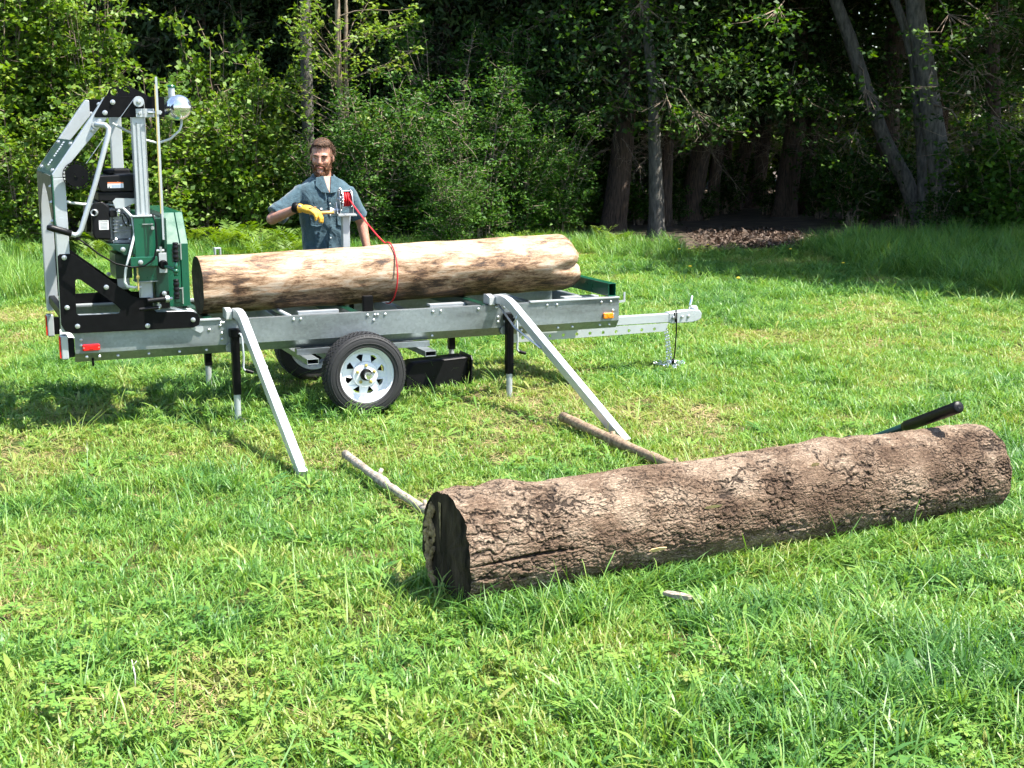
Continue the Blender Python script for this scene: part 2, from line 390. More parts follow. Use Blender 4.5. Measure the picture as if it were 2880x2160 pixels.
M['lf_deep'] = leaf_mat('shaded_maple_leaf', [(0,(.011,.034,.006)),(.6,(.026,.068,.010)),(1,(.075,.150,.018))], .34, gloss=.2)  # darker copy of the maple leaf, woodland shade put into its colour
M['lf_cedar'] = leaf_mat('cedar_spray', [(0,(.015,.032,.010)),(.5,(.036,.070,.019)),(1,(.082,.125,.036))], .24, .65)
M['lf_canopy'] = leaf_mat('canopy_leaf', [(0,(.018,.042,.008)),(1,(.050,.105,.016))], .20, .8, gloss=.1)
M['deadtwig'] = pm('dead_twig', (.15,.115,.085), .9, 0, .4, 14, .2, col2=(.34,.27,.20))

# ================================================================ TREES
rngF = np.random.default_rng(12)
def sprays(seed, n, fn, size, aspect=.30, droop=.5, per=9, spread=.16, tonesd=.25):
    rng = np.random.default_rng(seed); Cc = fn(rng, n); P = np.repeat(Cc, per, 0) + rng.normal(size=(n*per,3))*spread*np.array([1,1,.7])
    V, F = leaf_arrays(P, size, rng, droop=droop, aspect=aspect); tone = np.clip(np.repeat(rng.normal(size=n)*tonesd*.7+.5, per) + rng.normal(size=n*per)*tonesd*.7, 0, 1)
    return fast_mesh('crown', V, F, None, {'tone': np.repeat(tone, 4)})
def cone_fn(z0, z1, r0, r1):
    def f(rng, n):
        z = z0 + (z1-z0)*rng.random(n); r = (r0 + (r1-r0)*(z-z0)/(z1-z0)) * np.sqrt(rng.uniform(.12, 1, n)); a = rng.uniform(0, 2*np.pi, n)
        lump = .75 + .5*vnoise(np.stack([np.cos(a)*2.2, np.sin(a)*2.2, z*1.5], 1), 3); r = r*lump
        return np.stack([r*np.cos(a), r*np.sin(a), z - .18*r], 1)
    return f
def ball_fn(rx, z0, z1):
    def f(rng, n):
        p = rng.normal(size=(n,3)); p /= np.linalg.norm(p, axis=1)[:,None]; p *= rng.uniform(.35, 1, n)[:,None]**.6
        p = p * np.array([rx, rx, (z1-z0)/2]); p[:,2] += (z0+z1)/2; p[:,:2] *= (.7+.6*vnoise(p*.6, 8))[:,None]; return p
    return f
CED = [sprays(21+i, 1500, cone_fn(.5 if i < 2 else 2.6, 9.5, 1.75, .5), .19, .32, .55, 9, .17) for i in range(3)]
for me in CED: me.materials.append(M['lf_cedar'])
CAN = [sprays(31+i, 850, ball_fn(3.3, 4.6, 11.0), .34, .62, .2, 8, .42) for i in range(2)]
for me in CAN: me.materials.append(M['lf_canopy'])
LOWC = [sprays(51, 620, cone_fn(2.25, 6.2, 2.3, 1.7), .17, .34, .6, 9, .17), sprays(52, 330, cone_fn(2.7, 6.0, 2.3, 1.6), .105, .72, .3, 9, .17)]
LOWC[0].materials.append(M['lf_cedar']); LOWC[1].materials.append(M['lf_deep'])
def dead_branches(seed, n, z0, z1, ln):
    rng = np.random.default_rng(seed); paths = []
    for i in range(n):
        z = rng.uniform(z0, z1); a = rng.uniform(0, 2*np.pi); d = np.array([math.cos(a), math.sin(a), rng.uniform(-.35, .25)]); p = np.array([0,0,z]); l_ = ln*rng.uniform(.5, 1.2); pts = [p]
        for k in range(4): d = d + rng.normal(size=3)*.25; d /= np.linalg.norm(d); p = p + d*l_/4; pts.append(p)
        r0 = .011*rng.uniform(.6,1.3); paths.append((pts, [r0, r0*.8, r0*.6, r0*.4, r0*.2]))
        for k in (1,2,3):
            for _ in range(2):
                d2 = d + rng.normal(size=3)*.8; d2 /= np.linalg.norm(d2); q = pts[k]; m_ = q + d2*l_*.16; e_ = m_ + (d2 + rng.normal(size=3)*.5)*l_*.13; paths.append(([q, m_, e_], [r0*.45, r0*.32, r0*.15]))
    me = stems_mesh('dead_branches', paths, 4); me.materials.append(M['deadtwig']); return me
DEAD = [dead_branches(41+i, 60, 1.3, 5.0, 1.7) for i in range(3)]
def trunk_mesh(pts, rad, flare=True, seed=0, n=14, ridges=.16):
    P = [Vector(p) for p in pts]; out, rr = [], []
    for i in range(len(P)-1):
        for k in range(8): f = k/8; out.append(P[i].lerp(P[i+1], f)); rr.append(rad[i]+(rad[i+1]-rad[i])*f)
    out.append(P[-1]); rr.append(rad[-1])
    if flare: rr = [r*(1+.38*math.exp(-max(p.z-out[0].z,0)/.22)) for r, p in zip(rr, out)]
    g = G(); g.tube(out, rr, n, cap=False); V = np.array(g.v); cen = np.repeat(np.array([tuple(p) for p in out]), n, 0); d = V - cen
    ang = np.tile(np.arange(n)*2*np.pi/n, len(out)); k = 1 + ridges*(vnoise(np.stack([np.cos(ang)*2.5, np.sin(ang)*2.5, cen[:,2]*1.2], 1), seed) - .5)*2
    g.v = (cen + d*k[:,None]).tolist(); me = bpy.data.meshes.new('trunk'); me.from_pydata([tuple(v) for v in g.v], [], g.f); me.update(); me.polygons.foreach_set('use_smooth', [True]*len(me.polygons)); return me
def px_tree(name, label, cat, path, d, mat, crown=None, crown_off=(0,0), dead=None, height=9.0, flare=True, seed=0, group=None, boughs=None, low=None):
    """tree whose trunk follows measured points (px, py, width px) at distance d, carried on up above the frame"""
    P = [at_depth(x, y, d) for x, y, w_ in path]; rad = [w_/FPX*d/2 for _,_,w_ in path]; b0 = P[0].copy(); P[0][2] = -.05
    dv = P[-1]-P[-2]; dv = dv/np.linalg.norm(dv)
    if P[-1][2] < height: P.append(P[-1] + dv*(height-P[-1][2])/max(dv[2], .5)); rad.append(rad[-1]*.55)
    loc = np.array([P[0][0], P[0][1], 0]); loc_p = [p-loc for p in P]
    parts = [('trunk', trunk_mesh(loc_p, rad, flare, seed), mat)]
    e = place(name, label, cat, group, loc, parts)
    if crown is not None:
        o = bpy.data.objects.new('crown', crown); o['kind'] = 'stuff'; C.objects.link(o); o.parent = e; tp = loc_p[-1]; o.location = (tp[0]*.75+crown_off[0], tp[1]+crown_off[1], 0); o.rotation_euler = (0,0,seed*1.3)
    if dead is not None:
        o = bpy.data.objects.new('dead_branches', dead); o['kind'] = 'stuff'; C.objects.link(o); o.parent = e; o.location = tuple(loc_p[1]*np.array([1,1,0])); o.rotation_euler = (0,0,seed*2.1)
    if low is not None:
        o = bpy.data.objects.new('crown', LOWC[low]); o['kind'] = 'stuff'; C.objects.link(o); o.parent = e; o.location = (loc_p[2][0], loc_p[2][1]-.4, 0); o.rotation_euler = (0,0,seed*1.9)
    for k, (bx, by, bd, nl, sp, mt) in enumerate(boughs or []):      # leafy bough: (px, py, distance, leaves, spread, material)
        rng = np.random.default_rng(seed*7+k); c = at_depth(bx, by, bd) - loc
        ncl = max(nl//9, 3); cc = c + rng.normal(size=(ncl,3))*sp*np.array([1,.6,.42]); Pq = np.repeat(cc, 14, 0) + rng.normal(size=(ncl*14,3))*np.array([.11,.11,.05])
        V, F = leaf_arrays(Pq, .095, rng, up=1.2, droop=.35, aspect=.75); tone = np.clip(np.repeat(rng.normal(size=ncl)*.2+.55, 14)+rng.normal(size=ncl*14)*.18, 0, 1)
        me = fast_mesh('bough', V, F, None, {'tone': np.repeat(tone,4)}); me.materials.append(mt); o = bpy.data.objects.new('bough', me); o['kind'] = 'stuff'; C.objects.link(o); o.parent = e
        hgt = min(c[2]+.8, height-1); st = np.array([np.interp(hgt, [p[2] for p in loc_p], [p[i] for p in loc_p]) for i in range(2)] + [hgt]); paths = [([st, st*.5+c*.5+np.array([0,0,.25]), c], [.022,.014,.006])]
        for q in cc[:14]: paths.append(([st*.25+c*.75+np.array([0,0,.12]), (c+q)/2, q], [.007,.005,.002]))
        o = bpy.data.objects.new('branch', stems_mesh('branch', paths, 5)); o.data.materials.append(M['twig']); C.objects.link(o); o.parent = e
    return e
LS, LB, LD = M['lf_deep'], M['lf_bright'], M['lf_shade']  # darker and lighter leaf copies stand for shaded and lit boughs
px_tree('cedar_tree', 'thick shaggy reddish cedar trunk behind the right end of the pale log', 'tree', [(1722,652,66),(1735,560,68),(1752,400,58),(1768,250,50),(1775,0,44)], 25.6, M['cedarbark'], CAN[0], (0,1.5), DEAD[0], seed=1, low=0, boughs=[(1770,290,24.6,170,.42,LD),(1560,60,25,260,.6,LS),(1640,190,25,160,.4,LS),(1500,330,25,140,.4,LS)])
px_tree('slender_tree', 'slender smooth grey tree just right of the shaggy reddish cedar', 'tree', [(1848,668,46),(1846,560,40),(1842,420,34),(1838,250,30),(1822,100,27),(1805,-60,25)], 24.2, M['greybark'], CAN[1], (1,1.5), None, seed=2, low=1, boughs=[(1890,330,23.6,120,.35,LD),(1985,360,24,170,.34,LS),(1800,60,24,120,.5,LD)])
px_tree('cedar_tree', 'sunlit reddish cedar trunk close behind the slender grey tree', 'tree', [(1872,645,34),(1878,450,32),(1886,300,28),(1890,100,32)], 26.6, M['cedarbark'], CAN[0], (0,2), DEAD[1], seed=3, low=0)
px_tree('cedar_tree', 'wide dark cedar trunk between the slender grey tree and the leaf litter', 'tree', [(1938,625,66),(1958,500,58),(1990,330,50),(2012,100,44)], 28.6, M['cedarbark'], CAN[1], (0,1), DEAD[2], seed=4, low=1, boughs=[(2090,30,26,200,.6,LS)])
px_tree('cedar_tree', 'thin dark cedar trunk leaning beside the wide dark one', 'tree', [(2000,612,34),(2012,480,32),(2032,330,28),(2050,100,24)], 30, M['cedarbark'], CAN[0], (0,1), None, seed=5)
px_tree('cedar_tree', 'dark cedar trunk slanting right at the back of the leaf litter', 'tree', [(2056,588,44),(2085,470,38),(2115,330,34),(2150,100,30)], 32, M['cedarbark'], CAN[1], (0,1), DEAD[0], seed=6, low=0)
px_tree('cedar_tree', 'straight black cedar trunk just left of the flared one', 'tree', [(2118,580,46),(2138,470,40),(2152,330,38),(2165,100,34)], 32.6, M['cedarbark'], CAN[0], (0,1), DEAD[1], seed=7)
px_tree('cedar_tree', 'broad black cedar trunk with flared roots behind the leaf litter', 'tree', [(2205,605,64),(2222,480,60),(2236,350,60),(2245,100,54)], 29.6, M['cedarbark'], CAN[1], (0,1), DEAD[2], seed=8, low=1, boughs=[(2220,265,25,420,.55,LS),(2165,55,22.5,120,.30,LD),(2330,290,25.5,260,.5,LS)])
px_tree('cedar_tree', 'thin black cedar trunk touching the flared one on its right', 'tree', [(2266,595,40),(2278,470,34),(2290,330,32),(2300,100,28)], 30.4, M['cedarbark'], CAN[0], (0,1), None, seed=9, low=0)
px_tree('leaning_tree', 'grey tree leaning far to the left on the right side of the wood', 'tree', [(2606,600,46),(2545,500,44),(2490,400,44),(2440,265,40),(2390,110,36),(2345,-10,32)], 26.2, M['greybark'], CAN[0], (0,2.5), None, seed=10, flare=False, boughs=[(2390,420,25,260,.5,LS),(2440,300,25,150,.45,LS)])
px_tree('grey_tree', 'tall mottled grey tree with a side limb near the right edge', 'tree', [(2672,655,88),(2650,520,64),(2632,400,60),(2605,220,56),(2580,60,52),(2570,-60,50)], 25.6, M['greybark'], CAN[1], (1.5,2.0), None, seed=11, boughs=[(2790,240,23.5,420,.8,LS),(2840,90,23,420,.7,LS),(2740,420,23.5,260,.6,LS),(2850,380,22.5,200,.5,LD),(2700,90,24,200,.6,LS)])
px_tree('grey_limb_tree', 'thin pale stem rising close beside the tall mottled grey tree', 'tree', [(2600,650,30),(2590,400,26),(2570,170,26),(2540,60,24),(2505,-30,22)], 26.0, M['greybark'], None, seed=12, flare=False)
px_tree('cedar_tree', 'dark brown cedar trunk behind the leaning grey tree', 'tree', [(2470,612,66),(2488,480,60),(2500,330,56),(2518,100,52)], 29, M['cedarbark'], CAN[0], (0,1), DEAD[0], seed=13, low=1)
px_tree('cedar_tree', 'reddish cedar trunk half hidden by leaves at the right edge', 'tree', [(2800,640,44),(2795,400,40),(2790,100,36)], 27.5, M['cedarbark'], CAN[1], (0,0), DEAD[1], seed=14, low=1)
px_tree('grey_tree', 'straight grey trunk rising behind the man', 'tree', [(868,650,36),(866,400,33),(862,200,31),(858,-20,29)], 23.5, M['greybark'], CAN[0], (0,3), None, seed=15)
# sapling with whorls of bare branches and sparse fresh leaves
def sapling():
    b0 = on_ground(968, 692); d = b0[1]; loc = np.array([b0[0], b0[1], 0]); rng = np.random.default_rng(5)
    P = [np.array([0,0,-.05])] + [at_depth(x, y, d) - loc for x, y in ((966,480),(960,330),(952,180),(950,60),(946,-120))]
    rad = [.075,.062,.056,.050,.046,.030]
    e = place('sapling', 'slim pale sapling with fresh yellow-green leaves behind the man', 'tree', None, loc, [('trunk', trunk_mesh(P, rad, False, 3, 10), M['twig'])])
    o = bpy.data.objects.new('trunk', trunk_mesh([p + np.array([.09+.02*i,.03,0]) for i, p in enumerate(P[2:])], [.03,.034,.032,.02], False, 4, 8)); o.data.materials.append(M['twig']); C.objects.link(o); o.parent = e
    paths, LP = [], []
    for i in range(46):
        z = rng.uniform(1.35, 4.6); x0 = np.interp(z, [p[2] for p in P], [p[0] for p in P]); a = rng.uniform(0, 2*np.pi); l_ = rng.uniform(.5, 1.35)
        p = np.array([x0, 0, z]); dd = np.array([math.cos(a), math.sin(a)*.7, rng.uniform(.25,.75)]); pts = [p]
        for k in range(4): dd = dd + rng.normal(size=3)*.10; p = p + dd/np.linalg.norm(dd)*l_/4; pts.append(p)
        paths.append((pts, [.011,.009,.007,.005,.002]))
        for k in (2,3,4):
            for _ in range(2):
                d2 = dd + rng.normal(size=3)*.6; d2 /= np.linalg.norm(d2); q = pts[k] + d2*rng.uniform(.10,.28); paths.append(([pts[k], q], [.004,.002])); LP += list(q + rng.normal(size=(9,3))*.045)
        LP += list(pts[-1] + rng.normal(size=(12,3))*.05)
    o = bpy.data.objects.new('branches', stems_mesh('branches', paths, 5)); o['kind'] = 'stuff'; o.data.materials.append(M['twig']); C.objects.link(o); o.parent = e
    LP = np.array(LP); V, F = leaf_arrays(LP, .085, rng, droop=.1, aspect=.6); tone = np.clip(.72 + rng.normal(size=len(LP))*.2, 0, 1)
    me = fast_mesh('crown', V, F, None, {'tone': np.repeat(tone,4)}); me.materials.append(M['lf_bright']); o = bpy.data.objects.new('crown', me); o['kind'] = 'stuff'; C.objects.link(o); o.parent = e
sapling()
# dense evergreens that close the view behind the shrubs: each reaches to the ground
ev = [(-160,26.5),(60,27.5),(230,26.8),(360,26.2),(470,27.2),(590,26.4),(700,27.4),(810,28.2),(930,27.0),(1040,26.6),(1150,27.6),(1260,26.8),(1370,27.8),(1470,27.0),(1570,28.4),(1660,29.5)]
places = ['far left behind the tall bright shrub','behind the leftmost bright shrubs','behind the second tall bright shrub','above the saw head, darkest gap of the edge','behind the chrome tank','right of the chrome tank','left of the grey trunk behind the man','directly behind the straight grey trunk','behind the slim sapling','right of the slim sapling','behind the left honeysuckle','behind the middle honeysuckle','behind the right honeysuckle','above the right third of the pale log','left of the shaggy reddish cedar','tucked behind the shaggy reddish cedar']
for i, ((px_, d), pl_) in enumerate(zip(ev, places)):
    c = at_depth(px_, 600, d); tk_ = trunk_mesh([(0,0,-.05),(.02,0,3),(.04,.02,9)], [.13,.10,.03], True, i)
    place('evergreen_tree', 'dark evergreen ' + pl_, 'tree', 'dark evergreens along the edge of the wood', (c[0], c[1], 0), [('trunk', tk_, M['cedarbark']), ('crown', CED[i % 2], None), ('dead_branches', DEAD[i % 3], None)], rz=i*1.7, sc3=(1.0+.12*math.sin(i*2.3), 1.0, 1.0+.15*math.cos(i*1.7)))
# trees further in: trunks with high crowns and dead lower branches
TRK = [trunk_mesh([(0,0,-.05),(.10*(-1)**k,.05,2.5),(.3*(-1)**k,.1,9)], [.17-.02*k,.14-.02*k,.05], True, k+5) for k in range(3)]
for me in TRK: me.materials.append(M['cedarbark'])
k = 0
for row, (d, n) in enumerate(((31.5,9),(34.5,11),(38,12))):
    for j in range(n):
        x = -13 + 27*(j+.5)/n + rngF.normal()*.5; y = d + rngF.normal()*.6
        if (row == 0 and x < 1.2) or (row == 2 and x > .5): continue
        place('cedar_tree', 'dark cedar standing deep in the shaded wood', 'tree', 'cedars deep in the wood', (x, y, 0), [('trunk', TRK[k % 3], None), ('crown', (CED[2] if k % 2 else CAN[k//2 % 2]), None), ('dead_branches', DEAD[k % 3], None)], rz=k*1.1, s=rngF.uniform(.85,1.2)); k += 1
# edge trees to the right, outside the picture, whose crowns shade the far meadow
for i, (x, y, s_, lb_) in enumerate(((9.6,18.4,.98,'nearest broadleaf tree beyond the right border, over the tall grass'),(13.0,16.8,1.05,'outermost broadleaf tree beyond the right border'),(13.4,25.0,1.0,'broadleaf tree beyond the right border behind the nearest one'),(14.0,20.8,1.1,'tall broadleaf tree farther out beyond the right border'))):
    e = place('edge_tree', lb_, 'tree', 'trees beyond the right border', (x, y, 0), [('trunk', TRK[i % 3], None), ('crown', CAN[i % 2], None)], rz=i*2.0, s=s_)
# far-off wood that reads as one mass
def far_fn(rng, n):
    x = rng.uniform(-30, 30, n); y = rng.uniform(41, 47, n) ; z = rng.uniform(0, 13, n); return np.stack([x, y, z], 1)
fw = sprays(77, 8000, far_fn, .55, .6, .2, 8, .45); fo_ = link('far_wood', fw, M['lf_canopy']); tag(fo_, 'distant dark mass of trees closing off the wood', 'wood', kind='stuff')

# ================================================================ SHRUBS
def shrubset(prefix, seeds, mat, stemmat, **kw):
    out = []
    for s_ in seeds:
        a, b = bush(s_, **kw); a.materials.append(mat); b.materials.append(stemmat); out.append((a, b))
    return out
TALL = shrubset('t', (1,2,9), M['lf_bright'], M['twig'], W=1.25, D=.9, H=5.2, nstem=26, nsub=17, per=8, size=.105, spread=.095, base=.14, aspect=.75, sub=.62)
LOW = shrubset('l', (3,4,10), M['lf_bright'], M['twig'], W=.95, D=.7, H=2.5, nstem=19, nsub=12, per=7, size=.098, spread=.085, base=.12, aspect=.75, sub=.5)
HON = shrubset('h', (5,6,12), M['lf_mid'], M['deadtwig'], W=1.25, D=.9, H=2.6, nstem=30, nsub=16, per=9, size=.075, spread=.08, base=.10, aspect=.5, sub=.48)
SHD = shrubset('s', (7,8), M['lf_shade'], M['twig'], W=.8, D=.6, H=1.5, nstem=12, nsub=8, per=8, size=.100, spread=.09, base=.15, aspect=.78, sub=.45)
def shrub(label, cat, grp, px_, d, st, s=1.0, rz=0.0, sz=None, name='leafy_shrub'):
    c = at_depth(px_, 600, d); place(name, label, cat, grp, (c[0], c[1], 0), [('foliage', st[0], None), ('stems', st[1], None)], rz=rz, sc3=(s, s, sz or s))
GA = 'bright spring shrubs on the left'
shrub('tallest bright green shrub cut by the left border', 'shrub', GA, 20, 22.0, TALL[0], 1.05, .4)
shrub('tall bright green shrub rising behind the leaning arms of the saw head', 'shrub', GA, 165, 22.8, TALL[1], 1.02, 2.1)
shrub('tall bright green shrub whose crown ends left of the dark gap', 'shrub', GA, 292, 22.2, TALL[0], .86, 3.9, .95)
shrub('bright shrub just outside the left border', 'shrub', GA, -130, 21.4, TALL[1], 1.0, 5.0)
shrub('low bright shrub behind the engine of the saw head', 'shrub', GA, 330, 21.2, LOW[0], .95, .9)
shrub('bright shrub right under the chrome tank', 'shrub', GA, 470, 21.8, LOW[1], 1.02, 1.9)
shrub('bright shrub midway between the saw head and the man', 'shrub', GA, 585, 22.4, LOW[2], 1.05, 3.3)
shrub('thin bright shrub left of the man', 'shrub', GA, 705, 22.6, LOW[1], .92, 4.6, 1.15)
shrub('tall loose bright shrub right of the chrome tank', 'shrub', GA, 640, 24.0, LOW[2], .95, .2, 1.5)
shrub('tall loose bright shrub behind the raised arm of the man', 'shrub', GA, 770, 25.0, LOW[2], .80, 2.2, 1.2)
shrub('low bright shrub at the very left, in front of the tall ones', 'shrub', GA, 60, 20.9, LOW[1], .8, 2.7)
shrub('short bright shrub behind the elbow of the man', 'shrub', GA, 790, 22.9, LOW[0], .72, 5.6)
GB = 'honeysuckle shrubs behind the pale log'
shrub('small honeysuckle right behind the head of the man', 'shrub', GB, 930, 22.4, HON[0], .78, .3)
shrub('honeysuckle just right of the man', 'shrub', GB, 1050, 21.8, HON[1], .88, 1.4)
shrub('largest honeysuckle, middle of the row above the pale log', 'shrub', GB, 1195, 22.2, HON[0], 1.06, 2.9)
shrub('honeysuckle right of the largest one', 'shrub', GB, 1335, 22.0, HON[1], 1.0, 4.1)
shrub('low honeysuckle at the right end of the row', 'shrub', GB, 1455, 22.8, HON[0], .82, 5.2)
shrub('loose honeysuckle joining the row to the shaggy reddish cedar', 'shrub', GB, 1560, 23.2, HON[2], .78, 3.0)
shrub('tall loose honeysuckle behind the row, above its largest one', 'shrub', GB, 1250, 24.2, HON[2], 1.15, 1.1, 1.35)
shrub('tall loose honeysuckle behind the slim sapling', 'shrub', GB, 1010, 25.6, HON[2], 1.0, 4.4, 1.15)
shrub('tall loose honeysuckle left of the shaggy reddish cedar', 'shrub', GB, 1450, 24.6, HON[1], 1.0, 2.2, 1.25)
shrub('low honeysuckle in front, just above the pale log', 'shrub', GB, 1265, 20.9, HON[1], .62, .7)
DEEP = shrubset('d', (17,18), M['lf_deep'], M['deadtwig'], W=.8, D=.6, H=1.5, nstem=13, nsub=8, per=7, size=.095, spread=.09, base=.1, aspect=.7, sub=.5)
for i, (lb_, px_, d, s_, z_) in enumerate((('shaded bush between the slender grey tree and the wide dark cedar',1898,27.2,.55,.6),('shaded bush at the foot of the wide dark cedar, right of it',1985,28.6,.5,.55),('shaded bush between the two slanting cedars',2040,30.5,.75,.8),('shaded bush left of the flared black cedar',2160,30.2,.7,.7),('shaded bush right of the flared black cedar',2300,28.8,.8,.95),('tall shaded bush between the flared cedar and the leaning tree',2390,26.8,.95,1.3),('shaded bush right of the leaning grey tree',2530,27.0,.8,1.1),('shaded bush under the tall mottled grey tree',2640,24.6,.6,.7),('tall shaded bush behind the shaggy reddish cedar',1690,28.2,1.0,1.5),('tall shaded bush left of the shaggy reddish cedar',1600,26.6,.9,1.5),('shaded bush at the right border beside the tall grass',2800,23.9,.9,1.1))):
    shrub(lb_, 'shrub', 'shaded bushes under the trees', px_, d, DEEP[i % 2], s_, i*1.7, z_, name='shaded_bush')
GC = 'young maples under the trees'
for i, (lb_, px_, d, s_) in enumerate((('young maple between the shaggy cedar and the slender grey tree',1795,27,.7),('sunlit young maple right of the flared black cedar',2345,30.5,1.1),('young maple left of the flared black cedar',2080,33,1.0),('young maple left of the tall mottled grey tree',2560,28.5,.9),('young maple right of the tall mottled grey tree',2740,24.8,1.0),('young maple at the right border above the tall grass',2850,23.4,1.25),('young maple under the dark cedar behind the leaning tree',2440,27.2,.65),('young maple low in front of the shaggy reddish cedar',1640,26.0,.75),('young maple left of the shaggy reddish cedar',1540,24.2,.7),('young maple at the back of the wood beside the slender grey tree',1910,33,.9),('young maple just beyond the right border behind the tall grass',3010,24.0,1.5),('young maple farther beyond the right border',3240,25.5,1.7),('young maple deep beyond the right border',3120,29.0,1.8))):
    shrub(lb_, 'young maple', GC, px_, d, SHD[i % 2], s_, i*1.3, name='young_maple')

for i, (lb_, px_, d, s_) in enumerate((('sunlit thicket shrub seen between the wide dark cedar and the slanting one',2010,37.5,1.2),('sunlit thicket shrub seen left of the wide dark cedar',1885,38,1.1),('sunlit thicket shrub seen behind the slanting dark cedar',2100,38.2,1.25),('sunlit thicket shrub seen right of the flared black cedar',2320,36.8,1.15),('sunlit thicket shrub seen left of the leaning grey tree',2410,37.6,1.2),('sunlit thicket shrub seen right of the leaning grey tree',2570,37.2,1.2),('sunlit thicket shrub seen right of the tall mottled grey tree',2720,37.8,1.2),('sunlit thicket shrub deep in the wood at the right border',2840,37.2,1.2),('sunlit thicket shrub seen between the reddish cedar and the slender grey tree',1790,38.4,1.1))):
    shrub(lb_, 'shrub', 'sunlit thicket at the back of the wood', px_, d, LOW[i % 3], s_, i*1.9, name='thicket_shrub')  # bright leaf colour put in to help the sunlit look
# ================================================================ TRAILER
W_ = 1.15                               # outer width of the bed
T = Thing('sawmill_trailer', 'long galvanised sawmill trailer bed on white wheels with a coupler', 'trailer', (0.1, .57, 0))
def hexbolt():
    g = G(); g.lathe([(0, 0), (.016, 0), (.016, .003), (.012, .004)], (0,0,0), (0,-1,0), 16)
    g.lathe([(.0105, .003), (.0105, .010), (.008, .0125), (0, .0125)], (0,0,0), (0,-1,0), 6)
    return g.mesh('bolt')
BOLT = hexbolt(); BOLT.materials.append(M['zinc'])
def domebolt():
    g = G(); g.lathe([(.011, 0), (.010, .004), (.006, .007), (0, .008)], (0,0,0), (0,-1,0), 12); return g.mesh('rivet')
RIVET = domebolt(); RIVET.materials.append(M['zinc'])

def rail_profile(sgn, v0):
    # folded sheet: top flange, tall web, inward-sloping lower flange
    o = [(.055, .690), (0, .690), (0, .522), (.050, .460), (.075, .460)]
    i = [(.075, .464), (.052, .464), (.004, .5235), (.004, .686), (.055, .686)]
    return [(v0 + sgn * a, b) for a, b in o + i]
for sgn, v0 in ((1, 0.0), (-1, W_)):
    for a, b, pr in ((-1.87, -.882, 0), (-.878, 1.128, 0), (1.132, 2.10, 0)):
        g = G(); g.prism(rail_profile(sgn, v0), lambda v, z, t: (t, v, z), a, b); T.part('frame_rail', g, M['alu'])
# stiffening strip along the right section and left section (carriage track edge)
for a, b in ((1.36, 2.10), (-1.10, -.92)):
    T.part('track_strip', G().box(a, b, -.012, .03, .692, .704), M['silver'], bevel=.002)
for a, b in ((-1.87, 2.10),):
    T.part('track_strip', G().box(a, b, W_ - .045, W_ + .01, .692, .704), M['silver'], bevel=.002)
# green log bunks: hollow rectangular tubes across the bed
def bunk(u0, u1, z0, z1, mat):
    g = G(); o = [(u0,z0),(u1,z0),(u1,z1),(u0,z1)]; h_ = [(u0+.006,z0+.006),(u1-.006,z0+.006),(u1-.006,z1-.006),(u0+.006,z1-.006)]
    g.prism(o, lambda a, b, t: (a, t, b), 0.005, W_ - .005, [h_]); T.part('bunk', g, mat, bevel=.003)
bunk(-.98, -.92, .59, .672, M['dgreen']); bunk(.02, .08, .60, .686, M['dgreen']); bunk(.98, 1.04, .61, .699, M['dgreen'])
bunk(2.012, 2.076, .706, .806, M['green'])
# cross members below the bunks and crossbars between
for u in (-1.80, -.42, .52, 1.55, 2.06):
    T.part('cross_member', G().box(u - .03, u + .03, .08, W_ - .08, .56, .64), M['alu'], bevel=.003)
T.part('cross_tube', G().cyl((-.42, .03, .672), (-.42, W_ - .03, .672), .017), M['silver'], smooth=True)
T.part('log_dog', G().box(.095, .165, .03, .075, .56, .80), M['black'], bevel=.004)
T.part('log_dog', G().box(.22, .25, .80, .84, .56, .86), M['black'], bevel=.004)
# inner bright angle brackets
for u in (-.30, .70, 1.80):
    T.part('angle_bracket', G().box(u, u + .30, .34, .42, .655, .672).box(u, u + .30, .34, .346, .60, .655), M['silver'], bevel=.002)
# log support post with open top behind the log
g = G(); g.prism([(-.733,.70),(-.683,.70),(-.683,1.08),(-.733,1.08)], lambda a,b,t:(a,t,b), 1.10, 1.15, [[(-.722,.712),(-.694,.712),(-.694,1.068),(-.722,1.068)]])
T.part('log_stop', g, M['silver'], bevel=.003)
# end bracket, right
T.part('end_hook', G().prism([(2.102,.655),(2.155,.66),(2.155,.735),(2.14,.735),(2.14,.675),(2.102,.672)], lambda a,b,t:(a,t,b), .0, .006), M['silver'])
# splice plates at the joints
for u in (-.88, 1.13):
    T.part('splice_plate', G().box(u - .06, u + .06, .006, .012, .53, .685), M['alu'], bevel=.001)
bp = []
for u, z in [(-1.83,.612),(-1.83,.575),(-1.80,.497),(-1.72,.495),(-.925,.655),(-.918,.672),(-.905,.672),(-.915,.60),(-.915,.56),(-.42,.668),(-.37,.668),(.11,.668),(.165,.668),(.185,.668),(.24,.668),(.155,.63),
             (1.09,.672),(1.155,.672),(1.105,.60),(1.105,.565),(1.16,.565),(.60,.668),(.66,.668),(1.50,.668),(1.58,.668),(1.95,.668),(2.03,.668),(2.05,.60),(2.05,.57),(.95,.668),(-1.0,.63)]:
    bp.append(((u, -.001, z), (0,0,0)))
T.copies('bolt', RIVET, None, bp)
T.copies('bolt', RIVET, None, [((u, .022, .49), (R(-40),0,0)) for u in (-1.60,-1.4,-1.2,-1.02,.60,1.3,1.6,1.72,1.95,2.03)])
